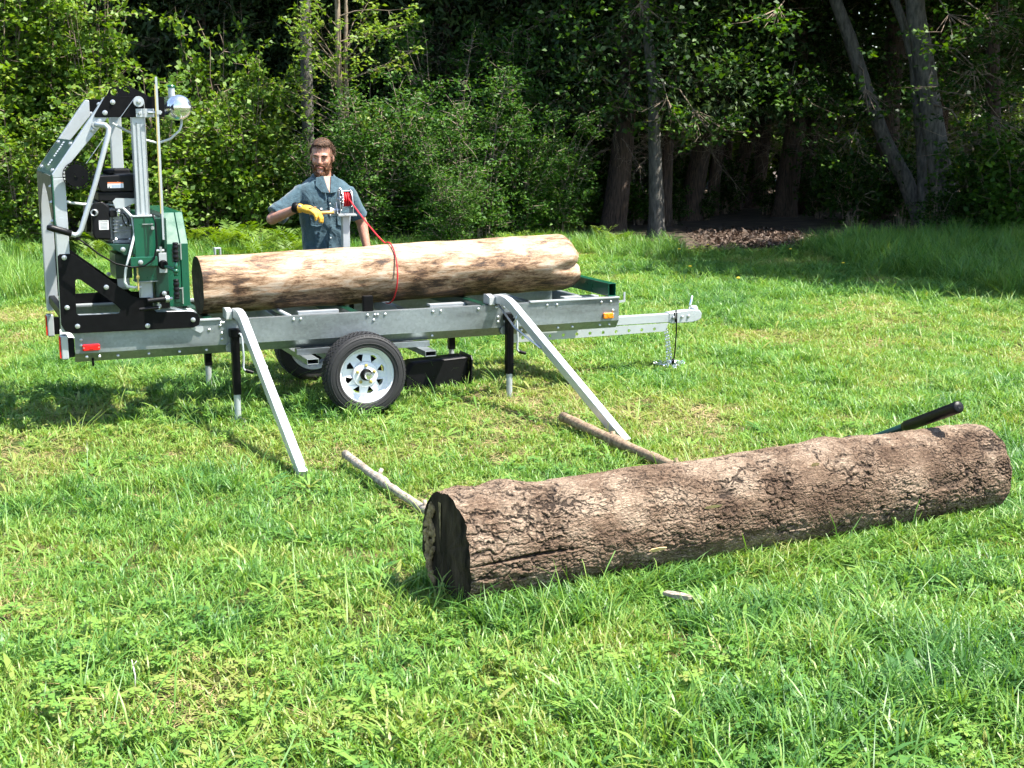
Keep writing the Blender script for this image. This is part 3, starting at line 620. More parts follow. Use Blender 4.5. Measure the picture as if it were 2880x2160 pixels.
# marker lamps
def lamp(u, z, wd, hh, mat, nm):
    b = T.part(nm, G().prism([(u-wd,z-hh*.7),(u-wd*.9,z-hh),(u+wd*.9,z-hh),(u+wd,z-hh*.7),(u+wd,z+hh*.7),(u+wd*.9,z+hh),(u-wd*.9,z+hh),(u-wd,z+hh*.7)], lambda a,c,t:(a,t,c), -.022, -.001), mat, bevel=.006)
    for s in (-1, 1): T.part('screw', G().cyl((u+s*wd*.86,-.0235,z), (u+s*wd*.86,-.021,z), .004, n=8), M['zinc'], parent=b)
    T.part('bulb_window', G().box(u-wd*.22, u+wd*.22, -.0245, -.0215, z-hh*.4, z+hh*.4), M['red'] if mat is M['red'] else M['amber'], parent=b, bevel=.001)
    return b
lamp(-1.77, .560, .055, .022, M['red'], 'red_marker_lamp'); lamp(2.005, .563, .042, .022, M['amber'], 'amber_marker_lamp')
# tail lamps with chromed housings
for v0 in (.00, W_ - .09):
    hz = T.part('tail_lamp', G().box(-1.955, -1.91, v0, v0 + .09, .487, .645), M['silver'], bevel=.008)
    T.part('lens', G().box(-1.966, -1.956, v0 + .006, v0 + .084, .495, .637), M['red'], parent=hz, bevel=.003)
    T.part('lamp_bracket', G().box(-1.908, -1.872, v0 + .01, v0 + .08, .50, .62), M['black'], parent=hz)
# lower lip and hook under the rear
T.part('tow_eye', G().lathe([(.022+.006*math.cos(a), .006*math.sin(a)) for a in np.linspace(0, 2*math.pi, 9)[:-1]], (-1.76,.03,.455), (1,0,0), 16, True), M['black'], smooth=True)

# tongue, perforated bar, coupler
g = G(); o_ = [(.535,.392),(.605,.392),(.605,.462),(.535,.462)]; g.prism(o_, lambda a,b,t:(t,a,b), 1.30, 2.90); T.part('tongue', g, M['silver'], bevel=.004)
def circ(cx, cz, r, n=14): return [(cx + r*math.cos(2*math.pi*k/n), cz + r*math.sin(2*math.pi*k/n)) for k in range(n)]
g = G(); g.prism([(1.42,.312),(2.80,.322),(2.83,.388),(1.42,.388)], lambda a,b,t:(a,t,b), .520, .526, [circ(1.53+.117*i, .346, .014) for i in range(11)])
T.part('perforated_bar', g, M['silver'])
g = G(); g.prism([(2.84,.395),(2.86,.380),(3.05,.380),(3.10,.388),(3.145,.410),(3.15,.450),(3.13,.478),(3.02,.485),(2.84,.470)], lambda a,b,t:(a,t,b), .530, .612)
cp = T.part('coupler', g, M['silver'], bevel=.012, seg=3)
T.part('coupler_latch', G().tube([(3.055,.57,.478),(3.06,.57,.52),(3.075,.57,.595)], [.012,.011,.009], 8), M['chrome'], smooth=True, parent=cp)
T.part('ball_socket', G().lathe([(.034,0),(.040,.03),(.028,.05),(0,.055)], (3.09,.57,.462), (0,0,1), 18), M['silver'], smooth=True, parent=cp)
T.copies('bolt', BOLT, None, [((2.88,.530,.43),(0,0,0)),((2.96,.530,.432),(0,0,0)),((3.02,.530,.434),(0,0,0))])
# safety chains: single links
def chain_mesh():
    g = G(); pts = []
    for k in range(16):
        a = 2*math.pi*k/16; pts.append((.011*math.cos(a), 0, .010*math.sin(a) + (.009 if math.sin(a) > 0 else -.009)))
    n = len(pts); base = 0
    for k in range(n):
        p = Vector(pts[k]); t = (Vector(pts[(k+1)%n]) - Vector(pts[k-1])).normalized(); a = Vector((0,1,0)); b = t.cross(a)
        for j in range(6):
            an = 2*math.pi*j/6; g.v.append(tuple(p + (a*math.cos(an) + b*math.sin(an))*.0034))
    for k in range(n):
        for j in range(6): g.f.append((k*6+j, k*6+(j+1)%6, ((k+1)%n)*6+(j+1)%6, ((k+1)%n)*6+j))
    return g.mesh('chain_link')
CH = chain_mesh(); CH.materials.append(M['chrome']); rnd = random.Random(4)
pl = []
for k, (u0, u1) in enumerate(((2.80, 2.83), (2.82, 2.90))):
    for i in range(13):
        f = i / 12; pl.append(((u0 + (u1-u0)*f + .010*math.sin(f*3+k), .53 + .03*k, .345 - f*.315), (0, .12*k, R(90)*(i % 2) + .3)))
for i in range(34):
    a = rnd.uniform(0, 6.28); r_ = rnd.uniform(.0, .11); pl.append(((2.86 + 1.15*r_*math.cos(a), .55 + r_*math.sin(a), .035 + rnd.uniform(-.008,.03)), (rnd.uniform(.6,2.4), rnd.uniform(0,3), rnd.uniform(0,6))))
T.copies('chain_link', CH, None, pl)
T.part('breakaway_cable', G().tube([(2.885,.50,.395),(2.872,.50,.47),(2.89,.505,.492),(2.905,.52,.47),(2.90,.51,.30),(2.885,.505,.13),(2.875,.505,.075)], .0055, 8), M['black'], smooth=True)
T.part('cable_plug', G().cyl((2.874,.505,.09),(2.870,.505,.035), .013, .011, 10), M['black'], smooth=True)

# jacks
def jack(u, v, s, crank=True):
    g = G().box(u-.026, u+.026, v-.026, v+.026, .18, .60); j = T.part('jack', g, M['black'], bevel=.004)
    T.part('inner_tube', G().cyl((u,v,-.01),(u,v,.185), .0225, n=20), M['silver'], smooth=False, parent=j)
    T.part('foot_plate', G().box(u-.05,u+.05,v-.05,v+.05,-.012,-.002), M['silver'], parent=j)
    T.part('gear_box', G().box(u-.036,u+.040,v-.036,v+.036,.575,.632), M['black'], parent=j, bevel=.004)
    T.part('mount_tube', G().cyl((u-.03, v+s*.02, .50),(u-.03, v+s*.10, .50), .032, n=16), M['alu'], parent=j)
    if crank:
        c = T.part('crank', G().tube([(u+.02,v-s*.03,.60),(u+.026,v-s*.055,.602),(u+.034,v-s*.060,.585),(u+.042,v-s*.062,.45),(u+.036,v-s*.062,.37),(u+.045,v-s*.065,.355),(u+.06,v-s*.068,.35)], .0075, 8), M['silver'], smooth=True, parent=j)
        T.part('crank_grip', G().cyl((u+.05,v-s*.067,.352),(u+.10,v-s*.074,.335), .013, .012, 12), M['black'], parent=j)
jack(-.835, -.035, 1); jack(1.18, -.035, 1); jack(-.80, W_+.035, -1, False); jack(1.18, W_+.035, -1, False)

# axle, springs, step tubes carrying the fenders
T.part('axle', G().box(-.04, .06, -.02, W_+.02, .262, .322).box(-.03,.05,.10,.16,.322,.50).box(-.03,.05,.99,1.05,.322,.50), M['alu'], bevel=.004)
for u in (-.335, .52):
    o_ = [(u-.042,.372),(u+.042,.372),(u+.042,.412),(u-.042,.412)]; h_ = [(u-.036,.378),(u+.036,.378),(u+.036,.406),(u-.036,.406)]
    g = G(); g.prism(o_, lambda a,b,t:(a,t,b), -.17, W_+.17, [h_]); T.part('fender_arm', g, M['alu'], bevel=.002)
for v in (.02, W_-.08): T.part('fender_rail', G().box(-.40, .58, v, v+.05, .413, .455), M['alu'], bevel=.002)

# wheels
def wheel(u, v, sgn):                   # sgn -1: outer face towards -v
    RR, wd = .284, .19; ax = (0, sgn, 0); c = (u, v, RR - .004); Cc = Vector(c)
    hw = wd/2
    prof = [(.195,-hw*.90),(.215,-hw*.98),(.245,-hw),(.268,-hw*.92),(.279,-hw*.80),(RR,-hw*.62),(RR+.001,0),(RR,hw*.62),(.279,hw*.80),(.268,hw*.92),(.245,hw),(.215,hw*.98),(.195,hw*.90),(.190,hw*.6),(.190,-hw*.6)]
    wb = T.part('wheel', G().lathe([(.192,hw*.86),(.197,hw*.80),(.190,hw*.5),(.175,hw*.42),(.165,hw*.20),(.165,-hw*.6),(.190,-hw*.8),(.196,-hw*.86),(.188,-hw*.86),(.158,-hw*.6),(.158,hw*.15),(.172,hw*.36),(.184,hw*.5)], c, ax, 48, True), M['white'], smooth=True)
    T.part('tyre', G().lathe(prof, c, ax, 64, True), M['rubber'], smooth=True, parent=wb)
    # tread blocks
    g = G()
    for k in range(60):
        a = 2*math.pi*k/60
        for row, (o0, o1) in enumerate(((-.62,-.40),(-.34,-.04),(.04,.34),(.40,.62),(.66,.86),(-.86,-.66))):
            aa = a + (row % 2) * math.pi/60; rr = RR + .004 if row < 4 else .276
            ct = Vector((math.cos(aa), 0, math.sin(aa))); tg = Vector((-math.sin(aa), 0, math.cos(aa)))
            Mx = Matrix((tg, Vector((0,1,0)), ct)).transposed()
            g.obox(Cc + ct*(rr-.003) + Vector((0, sgn*(o0+o1)/2*hw, 0)), .021, abs(o1-o0)*hw, .010, Mx)
    T.part('tread', g, M['rubber'], parent=wb)['kind'] = 'stuff'
    g = G()
    for rr, yy in ((.262, .957), (.225, 1.0), (.205, .95)):
        g.lathe([(rr+.003*math.cos(a), hw*yy+.0025*math.sin(a)) for a in np.linspace(0, 2*math.pi, 7)[:-1]], c, ax, 64, True)
    T.part('sidewall_rib', g, M['rubber'], smooth=True, parent=wb)
    # disc with eight triangular vents, dished
    def vent(k):
        a = 2*math.pi*(k+.35)/8; out = []
        for da, r_ in ((-.19,.138),(0,.145),(.19,.138),(.17,.128),(.03,.094),(-.03,.094),(-.17,.128)): out.append((r_*math.cos(a+da), r_*math.sin(a+da)))
        return out
    def disc(a_, b_, t):
        r_ = math.hypot(a_, b_); dish = hw*.20 + (.022*max(0, 1-(r_/.165)**2)) - (.012 if r_ < .03 else 0)
        return (c[0]+a_, c[1]+sgn*(dish+t), c[2]+b_)
    ring = [(.168*math.cos(2*math.pi*k/64), .168*math.sin(2*math.pi*k/64)) for k in range(64)]
    T.part('wheel_disc', G().prism(ring, disc, -.004, 0, [vent(k) for k in range(8)]), M['white'], parent=wb)
    T.part('disc_boss', G().lathe([(.092,.016),(.088,.024),(.078,.029),(.0,.029)], Cc + Vector((0,sgn*hw*.2,0)), ax, 40), M['white'], parent=wb, smooth=True)
    T.part('brake_drum', G().lathe([(0,-.05),(.125,-.05),(.135,-.03),(.135,.004),(.10,.008),(0,.008)], Cc + Vector((0,-sgn*hw*.15,0)), ax, 32), M['black'], parent=wb)
    T.part('hub', G().lathe([(.042,.02),(.042,.045),(.034,.055),(0,.055)], Cc + Vector((0,sgn*hw*.2,0)), ax, 24), M['black'], parent=wb)
    T.part('hub_cap', G().lathe([(.026,.05),(.026,.095),(.022,.103),(0,.105)], Cc + Vector((0,sgn*hw*.2,0)), ax, 20), M['chrome'], parent=wb)
    for k in range(5):
        a = 2*math.pi*(k+.22)/5; p = Cc + Vector((.063*math.cos(a), sgn*hw*.2, .063*math.sin(a)))
        T.part('lug_nut', G().lathe([(.013,.027),(.013,.033),(.009,.042),(0,.044)], p, ax, 6), M['brass'], parent=wb)
wheel(.035, -.135, -1); wheel(.035, W_ + .135, 1)

# ================================================================ LOADING RAMPS
def ramp_thing(label, ut, uf):
    t = Thing('loading_ramp', label, 'ramp', (uf, -1.68, 0), group='two loading ramps')
    pv = [(.06,.695),(.04,.722),(.005,.734),(-.09,.738),(-.16,.728),(-.23,.704),(-.30,.668),(-.40,.618),(-1.0,.320),(-1.655,-.005)]
    pts = [(ut + (uf-ut)*min(max(-v/1.65,0),1), v, z) for v, z in pv]
    g = G(); g.bar(pts, .054, .066, (1,(uf-ut)/-1.7,0)); t.part('ramp_tube', g, M['ramp'], bevel=.004)
    g = G(); u = ut
    g.prism([(-.02,.692),(.105,.698),(.10,.762),(.045,.768),(-.02,.752)], lambda a,b,tt:(tt,a,b), ut-.070, ut-.028); t.part('hook_plate', g, M['ramp'], bevel=.004)
    t.part('brace_rod', G().tube([(u-.01,-.03,.705),(u+.0,-.33,.565),(u+.05,-.66,.465)], .008, 8).tube([(u+.0,-.30,.58),(u+.02,-.33,.66)], .006, 6), M['zinc'], smooth=True)
ramp_thing('silver loading ramp left of the wheel, leaning from the bed to the grass', -.815, -.80)
ramp_thing('silver loading ramp right of the wheel, leaning from the bed to the grass', 1.10, 1.305)

# ================================================================ FENDER on the grass
t = Thing('loose_fender', 'loose black plastic wheel fender lying in the shade under the trailer', 'fender', (.8, .62, 0))
g = G(); n = 18; arc = []
for k in range(n + 1):
    f = k / n; arc.append((.56 + .50*f, .225*min(1, (f+.02)/.14)**.5*(.90+.10*f)))
for th, zz in ((0, 0), (1, 0)): pass
vs_, fs_ = [], []
for k, (u, z) in enumerate(arc):
    for v in (.50, .72): vs_ += [(u, v, z), (u, v, z - .010)]
for k in range(n):
    a = k*4; b = a + 4
    fs_ += [(a, b, b+2, a+2), (a+1, a+3, b+3, b+1), (a, a+1, b+1, b), (a+2, b+2, b+3, a+3)]
fs_ += [(0,2,3,1), (n*4, n*4+1, n*4+3, n*4+2)]
g.add(vs_, fs_); t.part('fender_top', g, M['plastic'], smooth=True)
g = G(); g.prism([(.56,.0)] + [(u, z - .004) for u, z in arc] + [(1.06,.0)], lambda a,b,tt:(a,tt,b), .500, .508); t.part('fender_side', g, M['plastic'], bevel=.003)
g = G(); g.prism([(.44,.005),(.72,.005),(.72,.225),(.70,.245),(.47,.245),(.44,.215)], lambda a,b,tt:(1.055+tt+.06*(b),a,b), 0, .012); fl = t.part('mud_flap', g, M['plastic'], bevel=.003)
g = G()
for i in range(7):
    for k in range(6):
        a = R(45) if (i+k) % 2 else R(-45); cc = (1.049+.06*(.03+.032*k), .475+.034*i, .03+.034*k)
        g.obox(cc, .004, .024, .005, Matrix.Rotation(a, 3, 'X'))
t.part('tread_pattern', g, M['plastic'], parent=fl)
# ================================================================ SAW CARRIAGE (rolls on the bed)
K = Thing('sawmill_carriage', 'bandsaw mill head with silver posts, black side plates and green blade guard', 'sawmill', (-1.5, .57, .66))
VN, VF = -.030, W_ + .030               # outer faces of the near and far side
outline = [(-1.946,1.162),(-1.932,1.176),(-1.868,1.176),(-1.845,1.166),(-1.56,.940),(-1.49,.882),(-1.46,.872),(-1.385,.872),(-1.367,.862),(-1.367,.795),(-1.345,.772),(-1.150,.768),(-1.105,.762),(-1.075,.745),(-1.063,.708),(-1.073,.672),(-1.110,.656),(-1.885,.662),(-1.928,.680),(-1.950,.722)]
cut = [(-1.848,1.0),(-1.836,1.012),(-1.815,1.008),(-1.603,.835),(-1.575,.803),(-1.583,.780),(-1.60,.776),(-1.835,.776),(-1.852,.792)]
for v0, v1 in ((VN - .008, VN), (VF, VF + .008)):
    K.part('side_plate', G().prism(outline, lambda a,b,t:(a,t,b), v0, v1, [cut]), M['black'], bevel=.0015)
bl = [(-1.906,1.153),(-1.907,.832),(-1.850,.707),(-1.657,.952),(-1.408,.685),(-1.110,.708)]
K.copies('bolt', BOLT, None, [((u, VN-.008, z), (0,.3*i,0)) for i, (u, z) in enumerate(bl)])
K.copies('bolt', BOLT, None, [((u, VF-.001, z), (0,.3*i,0)) for i, (u, z) in enumerate(bl)])
# bent posts: upright then leaning arm, square tube
for v in (VN + .041, VF - .041):
    g = G(); g.box(-1.947, -1.869, v-.039, v+.039, .67, 1.655)
    post = K.part('post', g, M['silver'], bevel=.005)
    g = G(); g.prism([(-1.947,1.657),(-1.869,1.657),(-1.869,1.705),(-1.575,2.045),(-1.575,2.155),(-1.600,2.160),(-1.947,1.680)], lambda a,b,t:(a,t,b), v-.039, v+.039)
    K.part('leaning_arm', g, M['silver'], bevel=.005, parent=post)
    g = G(); g.box(-1.440, -1.360, v-.039, v+.039, .80, 2.05); K.part('guide_post', g, M['silver'], bevel=.005)
# cast-on reinforcement strip
K.part('post_strip', G().box(-1.418, -1.410, VN+.000, VN+.003, 1.42, 2.0), M['alu'])
# knee saddle between the two posts, green with arch-shaped lower edge
g = G(); z0 = 1.66
sl = Vector((.347, 0, .480)).normalized(); nn_ = Vector((-sl.z, 0, sl.x))
def knee(a, b, t):                      # a = distance along the fold line upward (+) or down the post (-), b = v
    p = Vector((-1.950, 0, 1.668)) + (sl * a if a >= 0 else Vector((0,0,a))) + (nn_ if a >= 0 else Vector((-1,0,0))) * t
    return (p.x, b, p.z)
g.prism([(0,.012),(.27,.012),(.27,W_-.012),(0,W_-.012)], knee, .001, .006); sad = K.part('knee_plate', g, M['dgreen'], bevel=.001)
arch = [(-.001,.0),(-.34,.0),(-.355,.008)] + [(-.355+.29*math.sin(math.pi*f), .016 + (W_-.032)*f) for f in np.linspace(.03,.97,15)] + [(-.355,W_-.008),(-.34,W_),(-.001,W_)]
K.part('knee_apron', G().prism(arch, knee, .001, .006), M['dgreen'], parent=sad)
for a, b in ((.035,.09),(.24,.09),(.035,.95),(.24,.95)):
    p = knee(a, b, .006); me = BOLT; ob = link('bolt', me, None, K.e); ob.location = np.array(p) - K.o; ob.rotation_euler = (R(-90), -R(54), 0); ob.rotation_mode = 'QUATERNION'; ob.rotation_quaternion = Vector((0,-1,0)).rotation_difference(nn_)
for z in (1.60, 1.50, 1.38):
    ob = link('bolt', BOLT, None, K.e); ob.location = np.array((-1.956, .03, z)) - K.o; ob.rotation_euler = (0,0,R(-90))
g = G()                                 # vertical bar-like print on the plate
for i in range(11):
    if i in (3,): continue
    p0 = .06 + .018*i; q = [knee(p0, b, .0068) for b in (.52,.64)] + [knee(p0+.011, b, .0068) for b in (.64,.52)]; g.add(q, [(0,1,2,3)])
K.part('plate_print', g, M['label'], parent=sad)
# near side gusset tail (green, edge on)
K.part('gusset_tail', G().prism([(-1.951,1.67),(-1.945,1.67),(-1.945,1.33),(-1.951,1.34)], lambda a,b,t:(a,t,b), VN-.006, VN+.03), M['green'])
# top bars
bar = [(-1.600,2.164),(-1.232,2.164),(-1.232,2.036),(-1.669,2.033),(-1.672,2.045)]
for v0, v1 in ((VN - .008, VN), (VF, VF + .008)): K.part('top_plate', G().prism(bar, lambda a,b,t:(a,t,b), v0, v1), M['black'], bevel=.0015)
K.copies('bolt', BOLT, None, [((-1.555,VN-.008,2.128),(0,.2,0)),((-1.606,VN-.008,2.062),(0,.5,0)),((-1.50,VF-.001,2.128),(0,.2,0)),((-1.56,VF-.001,2.062),(0,.1,0)),((-1.392,VN-.009,2.060),(0,0,0)),((-1.33,VN-.009,2.064),(0,0,0)),((-1.64,VN-.001,2.01),(0,0,0)),((-1.685,VN-.001,1.955),(0,0,0))])
K.part('bar_bracket', G().box(-1.415,-1.30,VN-.0125,VN-.0085,2.034,2.088), M['silver'], bevel=.001)
for v in (.10, .95):
    K.part('cross_bar', G().box(-1.44,-1.36,v-.03,v+.03,2.062,2.150), M['black'], bevel=.003)
K.part('top_tie', G().box(-1.42,-1.36,.012,W_-.012,2.07,2.13), M['black'], bevel=.003)
# lifting ears
for v, du in ((.40, 0), (.80, -.03)):
    ear = [(-1.50+du,2.13),(-1.485+du,2.165),(-1.455+du,2.190),(-1.440+du,2.225),(-1.415+du,2.243),(-1.385+du,2.242),(-1.36+du,2.228),(-1.28+du,2.185),(-1.24+du,2.160),(-1.24+du,2.13)]
    K.part('lifting_ear', G().prism(ear, lambda a,b,t:(a,t,b), v, v+.008, [circ(-1.408+du, 2.208, .024)]), M['black'])
# pulley and cables
K.part('pulley', G().lathe([(0,.0),(.033,.0),(.034,.004),(.030,.010),(.034,.016),(.033,.020),(0,.020)], (-1.396,VN-.009,2.132), (0,-1,0), 28), M['silver'], smooth=False)
K.copies('bolt', BOLT, None, [((-1.396,VN-.029,2.132),(0,0,0))])
K.part('lift_cable', G().tube([(-1.42,VN-.02,2.155),(-1.50,VN-.02,2.05),(-1.62,VN+.02,1.90),(-1.74,VN-.02,1.745)], .0022, 6).tube([(-1.362,VN-.02,2.132),(-1.360,VN-.015,1.42),(-1.352,VN-.02,1.36)], .0022, 6), M['zinc'])
# depth gauge
rg = K.part('depth_gauge', G().box(-1.290,-1.276,VN-.045,VN-.035,1.25,2.288), M['silver'])
K.part('gauge_tape', G().box(-1.2965,-1.2905,VN-.048,VN-.034,1.42,2.24), M['brass'], parent=rg)
K.part('gauge_clamp', G().cyl((-1.34,VN-.03,2.064),(-1.255,VN-.035,2.064), .007, n=8).box(-1.29,-1.262,VN-.05,VN-.03,2.052,2.078), M['zinc'])
# tank
tk = K.part('lube_tank', G().lathe([(0,-.02),(.022,-.0185),(.045,-.011),(.062,.0),(.074,.016),(.081,.038),(.083,.06),(.083,.34),(.078,.37),(.055,.40),(0,.41)], (-1.118,.04,2.098), (0,1,0), 40), M['chrome'], smooth=True)
nk = K.part('filler_neck', G().cyl((-1.150,.17,2.16),(-1.150,.17,2.228), .022, n=20), M['silver'], parent=tk)
K.part('filler_cap', G().lathe([(.025,0),(.026,.010),(.020,.018),(0,.020)], (-1.150,.17,2.226), (0,0,1), 20), M['green'], parent=tk)
K.part('tank_outlet', G().cyl((-1.105,.10,2.02),(-1.105,.10,1.985), .008, n=10), M['silver'], parent=tk)
K.part('tank_strap', G().box(-1.236,-1.17,.10,.30,2.05,2.058), M['black'], parent=tk)
K.part('lube_hose', G().tube([(-1.105,.10,1.99),(-1.12,.10,1.95),(-1.18,.11,1.895),(-1.26,.12,1.868),(-1.33,.12,1.885),(-1.45,.14,1.945),(-1.54,.15,1.995)], .008, 8), M['hose'], smooth=True)
# crank handle
K.part('crank_arm', G().tube([(-1.668,VN-.02,1.985),(-1.655,VN-.05,1.988),(-1.615,VN-.085,1.984),(-1.598,VN-.092,1.965),(-1.602,VN-.095,1.93),(-1.70,VN-.095,1.62),(-1.80,VN-.095,1.335),(-1.818,VN-.095,1.308),(-1.840,VN-.096,1.300),(-1.868,VN-.098,1.312)], .0165, 14), M['silver'], smooth=True)
K.part('crank_pivot', G().cyl((-1.668,VN,1.985),(-1.668,VN-.03,1.985), .022, n=16), M['zinc'])
K.part('crank_grip', G().tube([(-1.865,VN-.098,1.312),(-1.90,VN-.105,1.325),(-1.98,VN-.118,1.352),(-2.008,VN-.122,1.356)], [.019,.021,.021,.014], 16), M['plastic'], smooth=True)
K.part('grip_plate', G().cyl((-1.905,VN-.003,1.372),(-1.905,VN-.010,1.372), .036, n=20), M['silver'])
# index disc with a ring of holes
holes = [circ(-1.802 + .077*math.cos(a), 1.672 + .077*math.sin(a), .0078, 10) for a in np.linspace(0, 2*math.pi, 25)[:-1]] + [circ(-1.812,1.668,.006,8), circ(-1.766,1.660,.006,8)]
K.part('index_disc', G().prism(circ(-1.802,1.672,.088,48), lambda a,b,t:(a,t,b), VN-.045, VN-.039, holes), M['black'])
K.part('disc_hub', G().cyl((-1.802,VN-.052,1.672),(-1.802,.06,1.672), .012, n=12), M['black'])
# cable and bowden
K.part('throttle_cable', G().tube([(-1.835,VN-.10,1.29),(-1.78,VN-.10,1.245),(-1.70,VN-.10,1.175),(-1.60,VN-.10,1.11),(-1.50,VN-.10,1.083),(-1.42,VN-.10,1.09),(-1.36,VN-.10,1.13),(-1.335,VN-.09,1.22),(-1.335,VN-.08,1.36),(-1.35,VN-.07,1.42)], .0055, 8), M['black'], smooth=True)
K.part('water_line', G().tube([(-1.875,VN+.01,1.508),(-1.84,.05,1.495),(-1.76,.08,1.482),(-1.60,.10,1.478),(-1.52,.04,1.46),(-1.47,-.02,1.40),(-1.462,-.06,1.30),(-1.50,-.08,1.18),(-1.535,-.08,1.06),(-1.545,-.08,.985),(-1.53,-.08,.955),(-1.49,-.08,.948),(-1.44,-.06,.945)], .009, 8), M['hose'], smooth=True)

# ---- saw head
# sliding sleeves on the guide posts
for v0, v1 in ((VN-.045, VN+.095), (VF-.095, VF+.045)):
    g = G(); g.prism([(-1.468,v0),(-1.338,v0),(-1.338,v1),(-1.468,v1)], lambda a,b,t:(a,b,t), .985, 1.402, [[(-1.442,v0+.04),(-1.358,v0+.04),(-1.358,v1-.04),(-1.442,v1-.04)]])
    sl_ = K.part('post_sleeve', g, M['green'], bevel=.003)
    K.part('sleeve_rim', G().box(-1.475,-1.332,v0-.004,v1+.004,1.4025,1.409), M['silver'], parent=sl_, bevel=.001)
    K.part('sleeve_rim', G().box(-1.475,-1.332,v0-.004,v1+.004,.978,.9845), M['alu'], parent=sl_, bevel=.001)
K.part('sleeve_strip', G().box(-1.405,-1.398,VN-.047,VN-.0455,1.10,1.40), M['dgreen'])
K.part('cable_anchor', G().box(-1.415,-1.345,VN-.052,VN-.046,1.352,1.357).cyl((-1.352,VN-.06,1.33),(-1.352,VN-.046,1.33), .012, n=12), M['zinc'])
# outrigger with bolt
K.part('outrigger', G().box(-1.505,-1.335,VN-.085,VN-.047,1.085,1.145), M['green'], bevel=.003)
K.copies('bolt', BOLT, None, [((-1.443,VN-.085,1.112),(0,0,0)), ((-1.543,VN-.035,1.195),(0,0,0)), ((-1.50,VF-.02,.91),(0,0,0))])
K.part('adjuster_rod', G().cyl((-1.462,VN-.06,.93),(-1.462,VN-.06,1.09), .006, n=8).box(-1.472,-1.452,VN-.07,VN-.05,1.005,1.022), M['brass'])
# engine deck
K.part('engine_deck', G().prism([(-1.62,1.225),(-1.46,1.225),(-1.46,1.15),(-1.53,1.155),(-1.60,1.20)], lambda a,b,t:(a,t,b), VN-.025, .62), M['dgreen'], bevel=.002)
K.part('deck_flange', G().box(-1.478,-1.462,VN-.04,VN+.06,1.16,1.215), M['green'], bevel=.002)
K.part('deck_post', G().box(-1.575,-1.47,.10,.40,.99,1.15), M['dgreen'], bevel=.002)
K.part('deck_panel', G().box(-1.565,-1.49,.12,.124,.93,1.06), M['silver'])
# main blade guard, long box across the bed with sloped shoulders
prof = [(-.01,.800),(-.01,1.215),(.16,1.412),(W_-.16,1.412),(W_+.01,1.215),(W_+.01,.800),(.84,.800),(.84,1.0),(.31,1.0),(.31,.800)]
gd = K.part('blade_guard', G().prism(prof, lambda a,b,t:(t,a,b), -1.258, -1.172), M['green'], bevel=.003)
K.part('guard_door', G().prism([(a, b) for a, b in prof], lambda a,b,t:(t,a+(.0 if 0<a<1 else (-.003 if a<=0 else .003)),b), -1.168, -1.118), M['green'], bevel=.003)
for z in (1.165, .872):
    hg = K.part('hinge', G().box(-1.215,-1.170,-.020,-.0145,z-.045,z+.045), M['dgreen'], parent=gd, bevel=.002)
    K.part('hinge_pin', G().cyl((-1.168,-.020,z-.055),(-1.168,-.020,z+.055), .005, n=8).box(-1.20,-1.163,-.025,-.016,z+.046,z+.052), M['zinc'], parent=gd)
# front carrier plate with blocks
K.part('carrier_plate', G().box(-1.345,-1.262,VN-.035,.05,.800,1.185), M['dgreen'], bevel=.003)
K.part('carrier_channel', G().box(-1.282,-1.262,VN-.045,.02,1.185,1.39), M['dgreen'], bevel=.003)
K.part('back_channel', G().box(-1.332,-1.262,.06,W_-.06,1.02,1.38), M['dgreen'], bevel=.003)
K.part('tension_block', G().box(-1.322,-1.272,VN-.060,VN-.036,1.035,1.165), M['silver'], bevel=.002)
K.part('block_clamp', G().cyl((-1.335,VN-.05,1.18),(-1.285,VN-.05,1.18), .010, n=8).box(-1.315,-1.30,VN-.06,VN-.04,1.166,1.205), M['zinc'])
# tension tee handle
th = K.part('tee_handle', G().cyl((-1.227,VN-.135,1.12),(-1.230,VN-.135,1.045), .013, n=14).cyl((-1.230,VN-.135,1.02),(-1.231,VN-.135,1.05),.012,n=14).tube([(-1.297,VN-.06,1.088),(-1.285,VN-.085,1.080),(-1.245,VN-.125,1.062),(-1.231,VN-.135,1.055)], .012, 12), M['green'], smooth=True)
K.part('handle_boss', G().lathe([(.030,0),(.030,.010),(.024,.018),(.020,.03),(0,.03)], (-1.297,VN-.060,1.09), (0,-1,0), 20), M['black'], parent=th)
K.part('handle_joint', G().ell((-1.230,VN-.137,1.052),(.019,.019,.017)), M['green'], smooth=True, parent=th)
def ribbed(p0, p1, r):
    p0, p1 = Vector(p0), Vector(p1); pts, rad = [], []
    for i in range(25):
        f = i/24; pts.append(p0.lerp(p1, f)); rad.append(r * (1 + .10*math.cos(f*math.pi*8)) if 0 < i < 24 else r*.8)
    return G().tube(pts, rad, 14)
K.part('hand_grip', ribbed((-1.227,VN-.135,1.112),(-1.225,VN-.135,1.238), .0185), M['plastic'], smooth=True, parent=th)
K.part('hand_grip', ribbed((-1.231,VN-.135,.998),(-1.230,VN-.135,.868), .0185), M['plastic'], smooth=True, parent=th)
